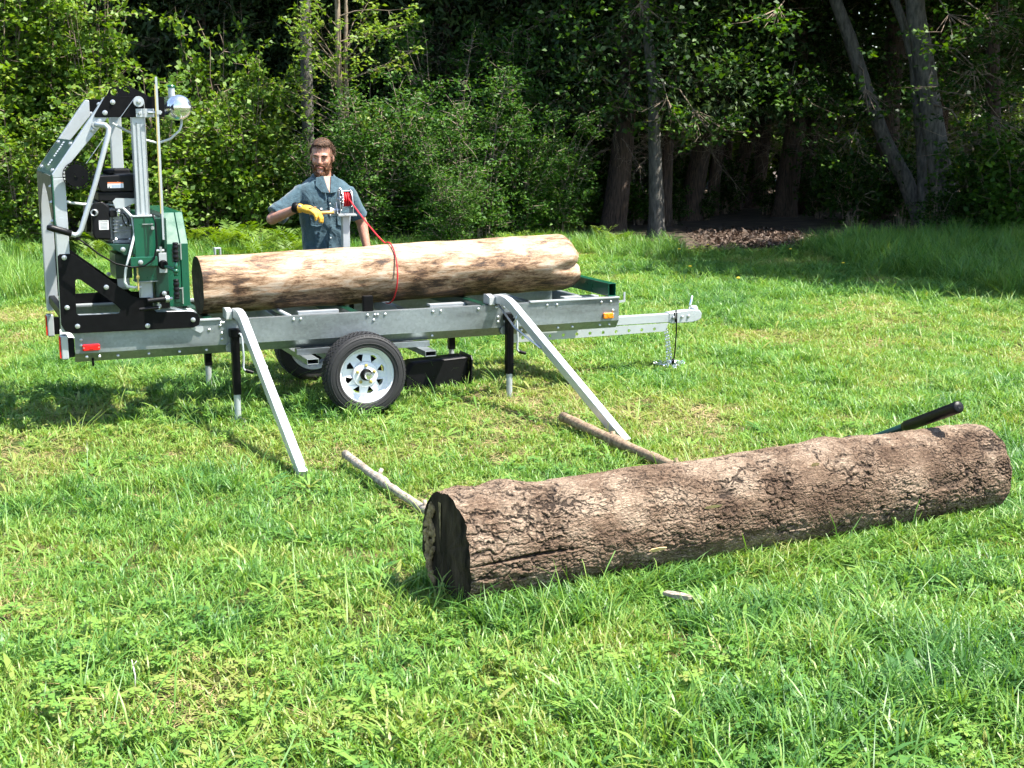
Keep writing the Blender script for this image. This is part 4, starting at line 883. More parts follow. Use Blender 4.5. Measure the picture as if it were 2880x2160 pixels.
# blade guide and lower knobs
K.part('guide_arm', G().cyl((-1.415,VN-.11,.862),(-1.29,VN-.11,.870), .0165, n=14), M['plastic'], bevel=.002)
K.part('guide_collar', G().cyl((-1.300,VN-.11,.870),(-1.276,VN-.11,.871), .024, n=16).cyl((-1.276,VN-.11,.871),(-1.255,VN-.11,.872), .009, n=8), M['zinc'])
K.part('lock_lever', G().cyl((-1.468,VN-.10,.808),(-1.345,VN-.10,.815), .011, .013, 12), M['plastic'])
K.part('lever_stud', G().cyl((-1.345,VN-.10,.80),(-1.345,VN-.10,.85), .006, n=8).cyl((-1.352,VN-.10,.812),(-1.338,VN-.10,.814),.011,n=10), M['zinc'])
K.part('guide_bracket', G().prism([(-1.322,.80),(-1.262,.80),(-1.262,.912),(-1.312,.912),(-1.322,.90)], lambda a,b,t:(a,t,b), VN-.042, VN-.036), M['black'])
K.copies('bolt', BOLT, None, [((-1.295,VN-.042,.898),(0,0,0)), ((-1.335,VN-.05,.818),(0,0,0))])
K.part('saw_blade', G().box(-1.205,-1.173,.15,1.0,.842,.8435), M['chrome'])
K.part('band_wheel', G().lathe([(.0,-.02),(.19,-.02),(.20,-.017),(.20,.017),(.19,.02),(.0,.02)], (-1.20,.20,1.0), (1,0,0), 32), M['alu'])
K.part('guide_wedge', G().prism([(-1.325,.815),(-1.22,.795),(-1.16,.772),(-1.20,.772),(-1.30,.80)], lambda a,b,t:(a,t,b), .0, .006), M['silver'])
# white carriage deck strips on the bed
K.part('carriage_sill', G().box(-1.368,-1.10,VN+.002,.10,.745,.770), M['white'], bevel=.002)
K.part('carriage_sill', G().box(-1.90,-1.50,VN+.004,.10,.745,.768), M['silver'], bevel=.002)
K.part('carriage_axle', G().box(-1.93,-1.89,.02,W_-.02,.72,.78), M['black'], bevel=.003)
K.part('carriage_axle', G().box(-1.16,-1.12,.02,W_-.02,.705,.742), M['black'], bevel=.003)
for u in (-1.85,-1.11):
    for v in (.0, W_-.04): K.part('roller', G().lathe([(0,0),(.034,0),(.034,.03),(0,.03)], (u,v,.738), (0,1,0), 20), M['zinc'])
K.part('wiper_bracket', G().prism([(-1.12,.656),(-1.04,.656),(-1.04,.628),(-1.06,.612),(-1.12,.645)], lambda a,b,t:(a,t,b), -.010, -.004), M['silver'])

# ---- engine
EV = .10
en = K.part('engine_block', G().box(-1.63,-1.46,EV,EV+.30,1.236,1.46).box(-1.58,-1.46,EV-.04,EV,1.245,1.42).box(-1.60,-1.45,EV+.02,EV+.26,1.46,1.55), M['engine'], bevel=.012)
K.part('blower_housing', G().prism([(-1.70,1.255),(-1.60,1.250),(-1.60,1.47),(-1.64,1.50),(-1.70,1.49),(-1.715,1.45),(-1.715,1.29)], lambda a,b,t:(a,t,b), EV-.06, EV+.28), M['plastic'], parent=en, bevel=.012)
K.part('recoil_rib', G().prism(circ(-1.70,1.39,.10,24), lambda a,b,t:(-1.74+t, EV+.11+(a+1.70), b), 0, .03), M['plastic'], parent=en, bevel=.004)
K.part('cooling_fin', G().box(-1.603,-1.597,EV-.045,EV-.0405,1.26,1.43), M['engine'], parent=en)
for i in range(6): K.part('cooling_fin', G().box(-1.585,-1.455,EV-.052,EV-.0405,1.30+.022*i,1.306+.022*i), M['engine'], parent=en)
K.part('engine_base', G().box(-1.59,-1.455,EV-.05,EV+.3,1.226,1.246), M['engine'], parent=en, bevel=.003)
ft = K.part('fuel_tank', G().prism([(-1.672,1.640),(-1.655,1.568),(-1.640,1.560),(-1.425,1.560),(-1.405,1.575),(-1.405,1.655),(-1.42,1.672),(-1.66,1.662)], lambda a,b,t:(a,t,b), EV-.06, EV+.26), M['plastic'], parent=en, bevel=.010, seg=3)
K.part('tank_skirt', G().box(-1.665,-1.40,EV-.05,EV+.25,1.50,1.558), M['plastic'], parent=en, bevel=.006)
K.part('fuel_cap', G().lathe([(.028,0),(.040,.006),(.040,.022),(.034,.032),(0,.034)], (-1.575,EV+.08,1.668), (0,0,1), 20), M['plastic'], parent=en)
K.part('muffler', G().box(-1.56,-1.42,EV+.22,EV+.34,1.56,1.70), M['plastic'], parent=en, bevel=.012)
lb = K.part('warning_label', G().box(-1.605,-1.505,EV-.0625,EV-.0605,1.585,1.622), M['label'], parent=en)
K.part('label_band', G().box(-1.605,-1.505,EV-.0635,EV-.0628,1.614,1.622), M['orangeprint'], parent=en)
for i in range(3): K.part('label_line', G().box(-1.582,-1.512,EV-.0635,EV-.0628,1.590+.007*i,1.5925+.007*i), M['blueprint'], parent=en)
K.part('label_mark', G().prism([(-1.602,1.588),(-1.589,1.588),(-1.5955,1.600)], lambda a,b,t:(a,t,b), EV-.0635, EV-.0628), M['ink'], parent=en)
K.part('data_plate', G().box(-1.672,-1.612,EV-.0625,EV-.0605,1.318,1.378), M['label'], parent=en)
for i in range(5): K.part('label_line', G().box(-1.665,-1.618,EV-.0635,EV-.0628,1.325+.008*i,1.327+.008*i), M['ink'], parent=en)
fc = bpy.data.curves.new('lettering', 'FONT'); fc.body = 'KOHLER'; fc.size = .014; fc.extrude = .0003; fc.align_x = 'CENTER'
fo = bpy.data.objects.new('tmp', fc); C.objects.link(fo); dg = bpy.context.evaluated_depsgraph_get(); dg.update(); lm_ = bpy.data.meshes.new_from_object(fo.evaluated_get(dg)); bpy.data.objects.remove(fo)
fo = link('lettering', lm_, None, K.e); lm_.materials.clear(); lm_.materials.append(M['ink'])
fo.location = np.array((-1.642, EV-.0632, 1.366)) - K.o; fo.rotation_euler = (R(90),0,0)
K.part('carburettor_plate', G().prism([(-1.58,1.500),(-1.56,1.520),(-1.43,1.515),(-1.40,1.490),(-1.46,1.480),(-1.52,1.452),(-1.565,1.455)], lambda a,b,t:(a,t,b), EV-.075, EV-.070), M['silver'], parent=en)
K.part('spark_boot', G().cyl((-1.548,EV-.08,1.40),(-1.548,EV-.08,1.445), .013, n=12).ell((-1.548,EV-.085,1.435),(.014,.014,.012)), M['chrome'], parent=en, smooth=True)
K.part('exhaust_stub', G().lathe([(.022,0),(.022,.05),(.016,.05),(.016,.01)], (-1.69,EV-.05,1.43), (-.3,-1,0), 18), M['zinc'], parent=en, smooth=True)
K.part('key_switch', G().box(-1.60,-1.555,EV-.065,EV-.05,1.40,1.44), M['plastic'], parent=en, bevel=.003)
K.part('wire_loop', G().tube([(-1.525,EV-.06,1.41),(-1.52,EV-.08,1.37),(-1.50,EV-.085,1.335),(-1.485,EV-.08,1.35),(-1.49,EV-.07,1.385),(-1.515,EV-.06,1.42)], .0035, 6), M['black'], parent=en, smooth=True)
for u, z in ((-1.53,1.34),(-1.50,1.355),(-1.47,1.34),(-1.57,1.25),(-1.48,1.25),(-1.47,1.40)):
    ob = link('engine_bolt', RIVET, None, en); ob.location = np.array((u, EV-.053, z)) - K.o
# ================================================================ LOGS
def log_mesh(name, p0, p1, r0, r1, nu, nk, shape, o, rot=None):
    """surface of revolution from p0 to p1; shape(s, ang, length) -> (radius factor, radial offset, attrs)"""
    p0, p1 = np.array(p0, float), np.array(p1, float); L_ = np.linalg.norm(p1 - p0); ax = (p1 - p0) / L_
    up = np.array([0,0,1.0]); side = np.cross(ax, up); side /= np.linalg.norm(side); up2 = np.cross(side, ax)
    s = np.linspace(0, 1, nu); a = np.linspace(0, 2*np.pi, nk, endpoint=False); S, A = np.meshgrid(s, a, indexing='ij'); S = S.ravel(); A = A.ravel()
    rb = r0 + (r1 - r0) * S; off, sx, at = shape(S, A, L_, rb); rr = rb + off
    P = p0 + np.outer(S * L_ + sx, ax) + (rr*np.cos(A))[:,None]*side + (rr*np.sin(A))[:,None]*up2 - np.array(o)
    idx = np.arange(nu*nk).reshape(nu, nk); a_ = idx[:-1]; b_ = np.roll(idx, -1, 1)[:-1]; c_ = np.roll(idx, -1, 1)[1:]; d_ = idx[1:]
    F = np.stack([a_, d_, c_, b_], -1).reshape(-1, 4)
    return fast_mesh(name, P, F, None, at), P.reshape(nu, nk, 3)
def end_disc(name, ring, ax, rings=7, jag=.004, seed=0, dome=0.0):
    c = ring.mean(0); n = len(ring); V = [c + np.array(ax)*dome]; F3, F4 = [], []
    for j in range(1, rings+1):
        f = j / rings; pts = c + (ring - c) * f
        if j < rings: pts = pts + np.outer((vnoise(pts*26, seed) - .5) * jag * 2 + dome*(1-f*f), ax)
        V.extend(list(pts))
    for k in range(n): F3.append((0, 1+k, 1+(k+1) % n))
    for j in range(rings-1):
        for k in range(n): F4.append((1+j*n+k, 1+(j+1)*n+k, 1+(j+1)*n+(k+1) % n, 1+j*n+(k+1) % n))
    return fast_mesh(name, np.array(V), F4, F3)

# ---- bare pale log on the bed
def mat_bare():
    m, t, b, L = nodes('debarked_log'); v = coords(t, L, (2.0, 11.0, 11.0)); v2 = coords(t, L, (1.3, 3.2, 3.2))
    big = noise(t, L, v2, 2.6, 6, .62, .6); fine = noise(t, L, v, 5.0, 8, .68, .3); vf = noise(t, L, coords(t, L, (7, 46, 46)), 6, 7, .75)
    a = t.nodes.new('ShaderNodeMath'); a.operation = 'MULTIPLY_ADD'; a.inputs[1].default_value = .50; L.new(fine, a.inputs[0])
    c = t.nodes.new('ShaderNodeMath'); c.operation = 'MULTIPLY'; c.inputs[1].default_value = .75; L.new(big, c.inputs[0]); L.new(c.outputs[0], a.inputs[2])
    d = t.nodes.new('ShaderNodeMath'); d.operation = 'MULTIPLY_ADD'; d.inputs[1].default_value = .46; L.new(vf, d.inputs[0]); L.new(a.outputs[0], d.inputs[2])
    # underside darkened for both inner bark and its shade, put into the colour
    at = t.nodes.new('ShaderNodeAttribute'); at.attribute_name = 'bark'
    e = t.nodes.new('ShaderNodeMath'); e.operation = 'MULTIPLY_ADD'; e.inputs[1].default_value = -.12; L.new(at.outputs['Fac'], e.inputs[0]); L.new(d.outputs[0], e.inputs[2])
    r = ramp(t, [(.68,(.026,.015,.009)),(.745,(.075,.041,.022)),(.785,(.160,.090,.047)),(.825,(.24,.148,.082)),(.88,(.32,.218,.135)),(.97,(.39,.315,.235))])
    L.new(e.outputs[0], r.inputs['Fac']); L.new(r.outputs['Color'], b.inputs['Base Color']); b.inputs['Roughness'].default_value = .62; b.inputs['Specular IOR Level'].default_value = .35
    bump(t, L, a.outputs[0], .5, .012, b); return m
M['bare'] = mat_bare()
M['endgrain'] = pm('dark_end_grain', (.045,.034,.026), .85, 0, .5, 14, .6, col2=(.085,.062,.045))  # dark brown mottled colour for sawn ends
M['rot'] = pm('rotten_wood', (.25,.16,.075), .9, 0, .55, 38, 1.0, col2=(.42,.30,.155))
def shape_bare(S, A, L_, rb):
    p = np.stack([S*L_*1.1, np.cos(A)*1.0, np.sin(A)*1.0], 1)
    lump = (fbm(p*1.3+5, 4, 3) - .5) * .05; grain = (fbm(np.stack([S*L_*3, A*11, A*0], 1), 4, 8) - .5) * .008
    e = np.clip((S - .955) / .045, 0, 1); chew = -.055 * e**2 * (np.sin(A) > -.2) - .035*e**2
    notch = -.085 * np.clip((S - .90)/.10, 0, 1) * np.exp(-((np.mod(A - np.pi*.0 + np.pi, 2*np.pi) - np.pi - R(-8))/.22)**2)
    jag = -.03*e*fbm(np.stack([np.cos(A)*3, np.sin(A)*3, S*0], 1), 3, 4)
    bark = 1/(1+np.exp((np.sin(A) + .45 + .25*(fbm(p*2.5, 3, 44)-.5)*2)*9)) * (.55 + .9*fbm(p*np.array([1.2,4,4]), 3, 21))  # lower part: inner bark with painted shade mixed in
    knot = .018*np.exp(-(((S-.36)*L_/.20)**2 + ((A - R(215-360) + np.pi) % (2*np.pi) - np.pi)**2/.12))
    bark = bark + .85*np.exp(-(S/.10)**2)*fbm(p*np.array([3,6,6]), 3, 63)
    return lump + grain + chew + notch + knot, jag, {'bark': np.clip(bark, 0, 1.3)}
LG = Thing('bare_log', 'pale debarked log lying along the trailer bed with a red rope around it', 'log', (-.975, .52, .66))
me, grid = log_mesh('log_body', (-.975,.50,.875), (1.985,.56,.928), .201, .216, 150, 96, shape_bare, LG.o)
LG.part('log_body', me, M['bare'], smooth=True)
ax = -np.array([1,0,0]); LG.part('log_end', end_disc('log_end', grid[0], ax, 6, .003, 1), M['endgrain'], smooth=True)
LG.part('log_end', end_disc('log_end', grid[-1], -ax, 6, .012, 2, .03), M['bare'], smooth=True)

# ---- bark-covered log on the grass
def mat_bark():
    m, t, b, L = nodes('bark'); N = t.nodes
    def A(nm): a = N.new('ShaderNodeAttribute'); a.attribute_name = nm; return a.outputs['Fac']
    def mth(op, a, b_=None, c=None, clamp=False):
        x = N.new('ShaderNodeMath'); x.operation = op; x.use_clamp = clamp
        for k, val in enumerate((a, b_, c)):
            if val is None: continue
            if isinstance(val, (int, float)): x.inputs[k].default_value = val
            else: L.new(val, x.inputs[k])
        return x.outputs[0]
    cx = N.new('ShaderNodeCombineXYZ'); L.new(A('bx'), cx.inputs[0]); L.new(A('by'), cx.inputs[1]); base = cx.outputs[0]
    nd = N.new('ShaderNodeTexNoise'); nd.inputs['Scale'].default_value = 17; nd.inputs['Detail'].default_value = 3; L.new(base, nd.inputs['Vector'])
    vm = N.new('ShaderNodeVectorMath'); vm.operation = 'MULTIPLY_ADD'; vm.inputs[1].default_value = (.10,.040,0); L.new(nd.outputs['Color'], vm.inputs[0]); L.new(base, vm.inputs[2])
    def cells(sx, sy, wd):
        mp = N.new('ShaderNodeMapping'); mp.inputs['Scale'].default_value = (sx, sy, 1); L.new(vm.outputs[0], mp.inputs['Vector'])
        vo = N.new('ShaderNodeTexVoronoi'); vo.feature = 'DISTANCE_TO_EDGE'; vo.voronoi_dimensions = '2D'; vo.inputs['Scale'].default_value = 1; L.new(mp.outputs[0], vo.inputs['Vector'])
        mr = N.new('ShaderNodeMapRange'); mr.interpolation_type = 'SMOOTHSTEP'; mr.inputs['From Min'].default_value = 0; mr.inputs['From Max'].default_value = wd; mr.inputs['To Min'].default_value = 1; mr.inputs['To Max'].default_value = 0; L.new(vo.outputs['Distance'], mr.inputs['Value']); return mr.outputs['Result']
    n1 = noise(t, L, base, 75, 6, .68); n2 = noise(t, L, base, 6, 5, .6); n3 = noise(t, L, base, 16, 4, .6)
    c1 = mth('MULTIPLY', cells(8.5, 46, .14), mth('MULTIPLY_ADD', n3, 2.6, -.75, True)); c2 = mth('MULTIPLY', cells(2.6, 19, .12), mth('MULTIPLY_ADD', n2, 3.4, -1.15, True)); c3 = cells(20, 90, .16)
    ck = mth('MAXIMUM', mth('MULTIPLY', c1, .55), mth('MAXIMUM', A('crack'), mth('MULTIPLY', c3, .40)))
    tone = mth('MULTIPLY_ADD', n1, .50, mth('MULTIPLY_ADD', n2, .62, mth('MULTIPLY', A('tone'), .52)))
    r = ramp(t, [(.55,(.020,.012,.0075)),(.71,(.078,.048,.030)),(.84,(.160,.108,.072)),(1.0,(.295,.222,.160))]); L.new(tone, r.inputs['Fac'])
    mx = N.new('ShaderNodeMix'); mx.data_type = 'RGBA'; mx.inputs['B'].default_value = (.012,.008,.006,1); L.new(mth('MULTIPLY', ck, .93), mx.inputs['Factor']); L.new(r.outputs['Color'], mx.inputs['A'])
    L.new(mx.outputs['Result'], b.inputs['Base Color']); b.inputs['Roughness'].default_value = .9; b.inputs['Specular IOR Level'].default_value = .2
    hgt = mth('MULTIPLY_ADD', ck, -1.0, mth('MULTIPLY', n1, .55)); bump(t, L, hgt, .75, .012, b); return m
M['bark'] = mat_bark()
def shape_bark(S, A, L_, rb):
    x = S*L_; c, s = np.cos(A)*.23, np.sin(A)*.23
    p = np.stack([x, c, s], 1)
    warp = np.stack([(fbm(p*15, 3, 5)-.5)*.12, (fbm(p*24+9, 3, 6)-.5)*.034, (fbm(p*24+31, 3, 7)-.5)*.034], 1)*1.6; gate = np.clip(fbm(p*np.array([6,12,12]), 3, 15)*2.2 - .25, .30, 1)
    d1, d2, cid = worley((p + warp) * np.array([10, 52, 52]), 3); crack = np.clip(1 - (d2-d1)/.17, 0, 1) * gate
    f1, f2, _ = worley((p + warp*1.3) * np.array([3.2, 15, 15]), 11); big = np.clip(1 - (f2-f1)/.09, 0, 1) * (fbm(p*5, 3, 31) > .56)
    lump = (fbm(p*2.2, 4, 9) - .5)*.05
    burl = .030*np.exp(-((x-.30)/.10)**2 - ((A-R(98))/.5)**2) + .020*np.exp(-((x-2.05)/.07)**2 - ((A-R(95))/.6)**2) + .018*np.exp(-((x-.09)/.06)**2 - ((A-R(112))/.3)**2)
    pit = -.020*np.exp(-((x-1.30)/.05)**2 - ((A-R(35))/.16)**2) - .016*np.exp(-((x-2.62)/.10)**2 - ((A-R(5))/.14)**2) - .014*np.exp(-((x-.50)/.09)**2 - ((A-R(52))/.16)**2)
    split = np.exp(-(((A-R(-2)-.06*np.sin(x*5)) )/.035)**2) * np.clip((.55-x)/.2, 0, 1) + np.exp(-(((A-R(-35)-.1*np.sin(x*4+1))+0)/.03)**2)*np.clip((1.6-x)/.3,0,1)*.8
    flake = (fbm(p*60, 3, 2) - .5)*.006 + (fbm(p*np.array([16,30,30]), 3, 13) - .5)*.012
    off = lump + burl + pit + flake + (cid-.5)*.0022 - .0050*crack - .008*big - .016*split - .01*np.clip((x-(L_-.05))/.05,0,1)**2
    tone = np.clip(.5 + (fbm(p*np.array([3,7,7]), 3, 77)-.5)*.8 + .12*np.clip(s/.23,0,1), 0, 1)
    ck = np.clip(split + crack*.92 + big*.9 + np.clip(-pit*60, 0, 1)*.7, 0, 1)
    return off, (fbm(np.stack([np.cos(A)*4, np.sin(A)*4, S*0], 1), 3, 6) - .5)*.03*((S < .01) | (S > .99)), {'crack': ck, 'tone': tone, 'bx': x, 'by': np.mod(A + np.pi/2, 2*np.pi)*.233}
BL = Thing('bark_log', 'thick bark-covered log lying in the grass in the foreground', 'log', (-.26, 5.63, 0), trailer=False)
me, grid = log_mesh('log_body', (-.280,5.545,.224), (2.44,6.965,.226), .250, .240, 720, 420, shape_bark, BL.o)
BL.part('log_body', me, M['bark'], smooth=True)
dirb = np.array([2.720,1.42,.002]); dirb /= np.linalg.norm(dirb)
M['darkend'] = pm('black_log_end', (.010,.008,.006), .9, 0, .6, 16, .9, col2=(.060,.044,.030), stretch=(1,1,.3), spec=.08)  # near-black end face with brown mottling
BL.part('log_end', end_disc('log_end', grid[0][::3], -dirb, 9, .005, 3), M['darkend'], smooth=True, label='black sawn end of the log')
BL.part('log_end', end_disc('log_end', grid[-1][::3], dirb, 6, .005, 3), M['endgrain'], smooth=True)
# crumbling tan rot along the far edge of the near end, and a crack wedge
side_b = np.array([-dirb[1], dirb[0], 0])
g = G(); cpt = np.array([-.280,5.545,.224]) - dirb*.004; rr_ = random.Random(8)
for i in range(150):
    f = rr_.random(); zz = .165 - .34*f; s0 = math.sqrt(max(.230**2 - zz**2, 0)); wdt = .030 + .075*math.sin(math.pi*min(f*1.15,1))**2
    b_ = cpt + side_b*(s0 - .022 - wdt*rr_.random()) + np.array([0,0,zz + rr_.uniform(-.012,.012)])
    g.ell(b_, (.006+.006*rr_.random(), .006+.006*rr_.random(), .009+.010*rr_.random()), 6, 4)
BL.part('rot_patch', g, M['rot'])
g = G(); q = lambda s_, z_, t_: cpt + side_b*s_ + np.array([0,0,z_]) - dirb*t_
g.add([q(.035,.20,.0005),q(.062,.20,.0005),q(.052,.10,.0005),q(.045,.03,.0005),q(.040,.10,.0005)], [(0,1,2,4),(4,2,3)]); BL.part('end_crack', g, M['rot'], label='pale open crack in the dark log end')
# loose bark scraps
M['freshwood'] = pm('fresh_splinter', (.62,.42,.20), .7, 0, .2, 30, .3)
for S_, A_, sz in ((.395,R(22),.05),(.30,R(-14),.045),(.60,R(50),.025)):
    k = int(S_*719); j = int((A_ % (2*math.pi))/(2*math.pi)*420); p = grid[k, j] + BL.o
    nrm = np.array([0, -math.cos(A_)*.9, math.sin(A_)]); g = G(); d = dirb
    g.prism([(-sz,-.004),(-sz*.3,-.012),(sz*.8,-.008),(sz,.004),(sz*.1,.011),(-sz*.8,.008)], lambda a,b,t:(p + d*a + np.array([.25*b,-.35*b, b])*.8 + nrm*t*.4), .012, .026); BL.part('wood_splinter', g, M['freshwood'])

# ================================================================ STICKS, TOOL
M['stick'] = pm('grey_bare_stick', (.27,.22,.17), .85, 0, .45, 9, .5, col2=(.42,.36,.29), stretch=(4,4,4))
M['stick2'] = pm('brown_bare_stick', (.20,.13,.08), .85, 0, .45, 9, .5, col2=(.33,.235,.15), stretch=(4,4,4))
def stick(name, label, p0, p1, r0, r1, mat, seed):
    rn = random.Random(seed); t = Thing(name, label, 'stick', (*p0[:2], 0), trailer=False); n = 26; pts, rad = [], []
    a, b = Vector(p0), Vector(p1); sdv = (b-a).cross(Vector((0,0,1))).normalized()
    for i in range(n):
        f = i/(n-1); pts.append(a.lerp(b, f) + sdv*(.018*math.sin(f*5+seed)+rn.uniform(-.003,.003)) + Vector((0,0,.008*math.sin(f*7+seed)))); rad.append((r0+(r1-r0)*f)*(1+rn.uniform(-.10,.10)+(.35*math.exp(-((f-.3)/.03)**2)+.25*math.exp(-((f-.62)/.03)**2))))
    t.part('stick_body', G().tube(pts, rad, 12), mat, smooth=True)
    d = (pts[0]-pts[1]).normalized(); t.part('cut_end', G().cyl(pts[0], pts[0]+d*.003, rad[0]*.93, rad[0]*.85, 12), M['freshwood'])
    for f in (.3, .62):
        i = int(f*(n-1)); t.part('knot_stub', G().tube([pts[i], pts[i]+Vector((rn.uniform(-.03,.03),rn.uniform(-.03,.03),.05))], [rad[i]*.55, rad[i]*.35], 8), mat, smooth=True)
stick('skid_pole', 'grey bare pole on the grass left of the bark log, below the left ramp', (-.98,7.95,.05), (-.12,6.05,.045), .025, .020, M['stick'], 1)
stick('skid_pole', 'brown bare pole on the grass at the foot of the right ramp', (.36,8.98,.055), (1.32,6.75,.05), .034, .024, M['stick2'], 2)
# small weathered chip and white twig in the grass
t = Thing('wood_chip', 'small grey weathered wood chip half hidden in grass before the bark log', 'wood chip', (*on_ground(1905,1715)[:2], 0), trailer=False)
c0 = on_ground(1905,1715); g = G(); g.prism([(-.065,-.012),(-.02,-.022),(.05,-.016),(.07,.004),(.03,.018),(-.05,.014)], lambda a,b,tt:(c0[0]+a*.9+b*.3, c0[1]-a*.5+b,   .055+tt), 0, .018); t.part('chip_body', g, M['stick'], bevel=.004)
c0 = on_ground(380,1960); t = Thing('forked_twig', 'small white forked dry twig standing in the grass at lower left', 'twig', (*c0[:2],0), trailer=False)
M['bone'] = pm('bleached_twig', (.58,.54,.48), .8, 0, .15, 40, .3)
t.part('twig_body', G().tube([(c0[0],c0[1],0),(c0[0]+.004,c0[1],.08),(c0[0]-.001,c0[1],.115)], [.003,.0027,.0024], 7).tube([(c0[0]-.001,c0[1],.115),(c0[0]+.012,c0[1],.135)], [.002,.0015], 6).tube([(c0[0],c0[1],.108),(c0[0]-.005,c0[1],.14)], [.002,.0014], 6), M['bone'], smooth=True)

# timber lever behind the bark log
t = Thing('timber_lever', 'green timber lever with black grip propped behind the bark log', 'log tool', (1.66,8.0,0), trailer=False)
P = Vector((2.235, 6.70, .605)); Q = Vector((2.02, 7.36, .30)); D = (Q - P).normalized(); E_ = P + D*1.5
t.part('shaft', G().tube([P + D*.48, E_], .0215, 16), M['dgreen'], smooth=True)
g = G().tube([P, P + D*.004, P + D*.012, P + D*.05, P + D*.46, P + D*.49], [.026,.0300,.0315,.031,.0295,.027], 20)
t.part('rubber_grip', g, M['plastic'], smooth=True)
t.part('grip_end', G().lathe([(.012,0),(.010,.0015),(.005,.0008),(0,.0008)], P - D*.0005, tuple(-D), 16), M['plastic'])
hp = P + D*1.20
t.part('hook', G().tube([hp, hp+Vector((.02,-.06,.09)), hp+Vector((.03,-.14,.12)), hp+Vector((.03,-.22,.08)), hp+Vector((.03,-.24,.03))], [.012,.012,.011,.009,.004], 10), M['dgreen'], smooth=True)
t.part('foot_bracket', G().cyl(E_ + Vector((-.10,.0,.0)), E_ + Vector((.10,.0,.0)), .018, n=12), M['dgreen'])

# ================================================================ WINCH
WU, WV = .312, 1.205
Wn = Thing('hand_winch', 'zinc hand winch wound with red rope on a silver post before the man', 'winch', (WU, WV, .69))
Wn.part('post', G().box(WU-.028,WU+.028,WV-.028,WV+.028,.56,1.285), M['silver'], bevel=.004)
Wn.part('top_plate', G().box(WU-.075,WU+.075,WV-.075,WV+.075,1.286,1.300), M['zinc'], bevel=.002)
Wn.part('winch_base', G().box(WU-.070,WU+.070,WV-.055,WV+.055,1.3005,1.308), M['zinc'], bevel=.001)
for s in (-1, 1):
    uu = WU + s*.052; Wn.part('side_cheek', G().prism([(-.055,1.308),(.055,1.308),(.040,1.44),(.02,1.475),(-.03,1.47),(-.055,1.39)], lambda a,b,tt:(uu+tt,WV+a,b), -.002, .002), M['zinc'])
Wn.part('winch_cap', G().box(WU-.05,WU+.05,WV-.03,WV+.02,1.478,1.482), M['label'])
Wn.part('bent_bracket', G().prism([(-.062,1.308),(.062,1.308),(.05,1.36),(-.02,1.395)], lambda a,b,tt:(WU-.075+tt,WV+a,b), -.002, .002), M['zinc'])
teeth = []
for k in range(96):
    a = 2*math.pi*k/96; r_ = .088 if (k % 4) < 2 else .083; teeth.append((r_*math.cos(a), 1.415 + r_*math.sin(a)))
Wn.part('gear_wheel', G().prism(teeth, lambda a,b,tt:(WU-.036+tt,WV+a,b), -.004, .004, [[(.070*math.cos(x), 1.415+.070*math.sin(x)) for x in np.linspace(a0+.18,a0+1.4,8)] + [(.030*math.cos(x), 1.415+.030*math.sin(x)) for x in np.linspace(a0+1.2,a0+.35,5)] for a0 in (0,1.571,3.142,4.712)]), M['zinc'])
Wn.part('drum_flange', G().lathe([(.012,-.003),(.080,-.003),(.080,.003),(.012,.003)], (WU+.040,WV,1.415), (1,0,0), 32, True), M['zinc'])
Wn.part('drum', G().cyl((WU-.06,WV,1.415),(WU+.06,WV,1.415), .012, n=12), M['zinc'])
g = G(); rn = random.Random(2)
for k in range(7):
    for r_ in (.040, .052):
        uu = WU - .026 + .009*k; g.lathe([(r_+rn.uniform(-.003,.003)+.0055*math.cos(a), .0055*math.sin(a)) for a in np.linspace(0,2*math.pi,8)[:-1]], (uu+rn.uniform(-.002,.002),WV,1.415), (1,.06*(-1)**k,0), 24, True)
Wn.part('wound_rope', g, M['rope'], smooth=True)
Wn.part('crank_hub', G().cyl((WU-.125,WV-.01,1.332),(WU-.055,WV-.01,1.332), .014, n=14).lathe([(.022,0),(.022,.012),(0,.012)], (WU-.11,WV-.01,1.332), (-1,0,0), 6), M['zinc'])
ck = Wn.part('crank_arm', G().bar([(WU-.105,WV-.01,1.332),(WU-.105,WV-.05,1.322),(WU-.105,WV-.07,1.318)], .006, .024, (1,0,0)), M['zinc'])
Wn.part('crank_grip', G().tube([(WU-.108,WV-.06,1.318),(WU-.125,WV-.06,1.318),(WU-.17,WV-.06,1.318),(WU-.30,WV-.06,1.316)], [.010,.014,.013,.013], 14), pm('wooden_grip', (.48,.27,.08), .5, 0, .2, 20), smooth=True)
# rope from the drum over and round the log
def log_pt(u, ang, dr):
    f = (u + .975)/2.96; cz = .875 + .053*f; cv = .50 + .06*f; r_ = .201 + .015*f + dr; return (u, cv - r_*math.cos(ang), cz + r_*math.sin(ang))
pts = [(WU+.012, WV-.055, 1.425)]
end = log_pt(.445, R(114), .020)
a = Vector(pts[0]); b = Vector(end)
for i in range(1, 8): pts.append(tuple(a.lerp(b, i/8) - Vector((0,0,.012*math.sin(math.pi*i/8)))))
for i in range(26):
    f = i/25; pts.append(log_pt(.445 - .02*f**1.5, R(110 - 206*f), .018))
rp = link('winch_rope', G().tube(pts, .0055, 8).mesh('winch_rope', pts[8]), M['rope'], None, True); rp.location = tw(*pts[8]); rp.rotation_euler = (0,0,YAW)
tag(rp, 'taut red rope running from the winch drum over and around the pale log', 'rope')
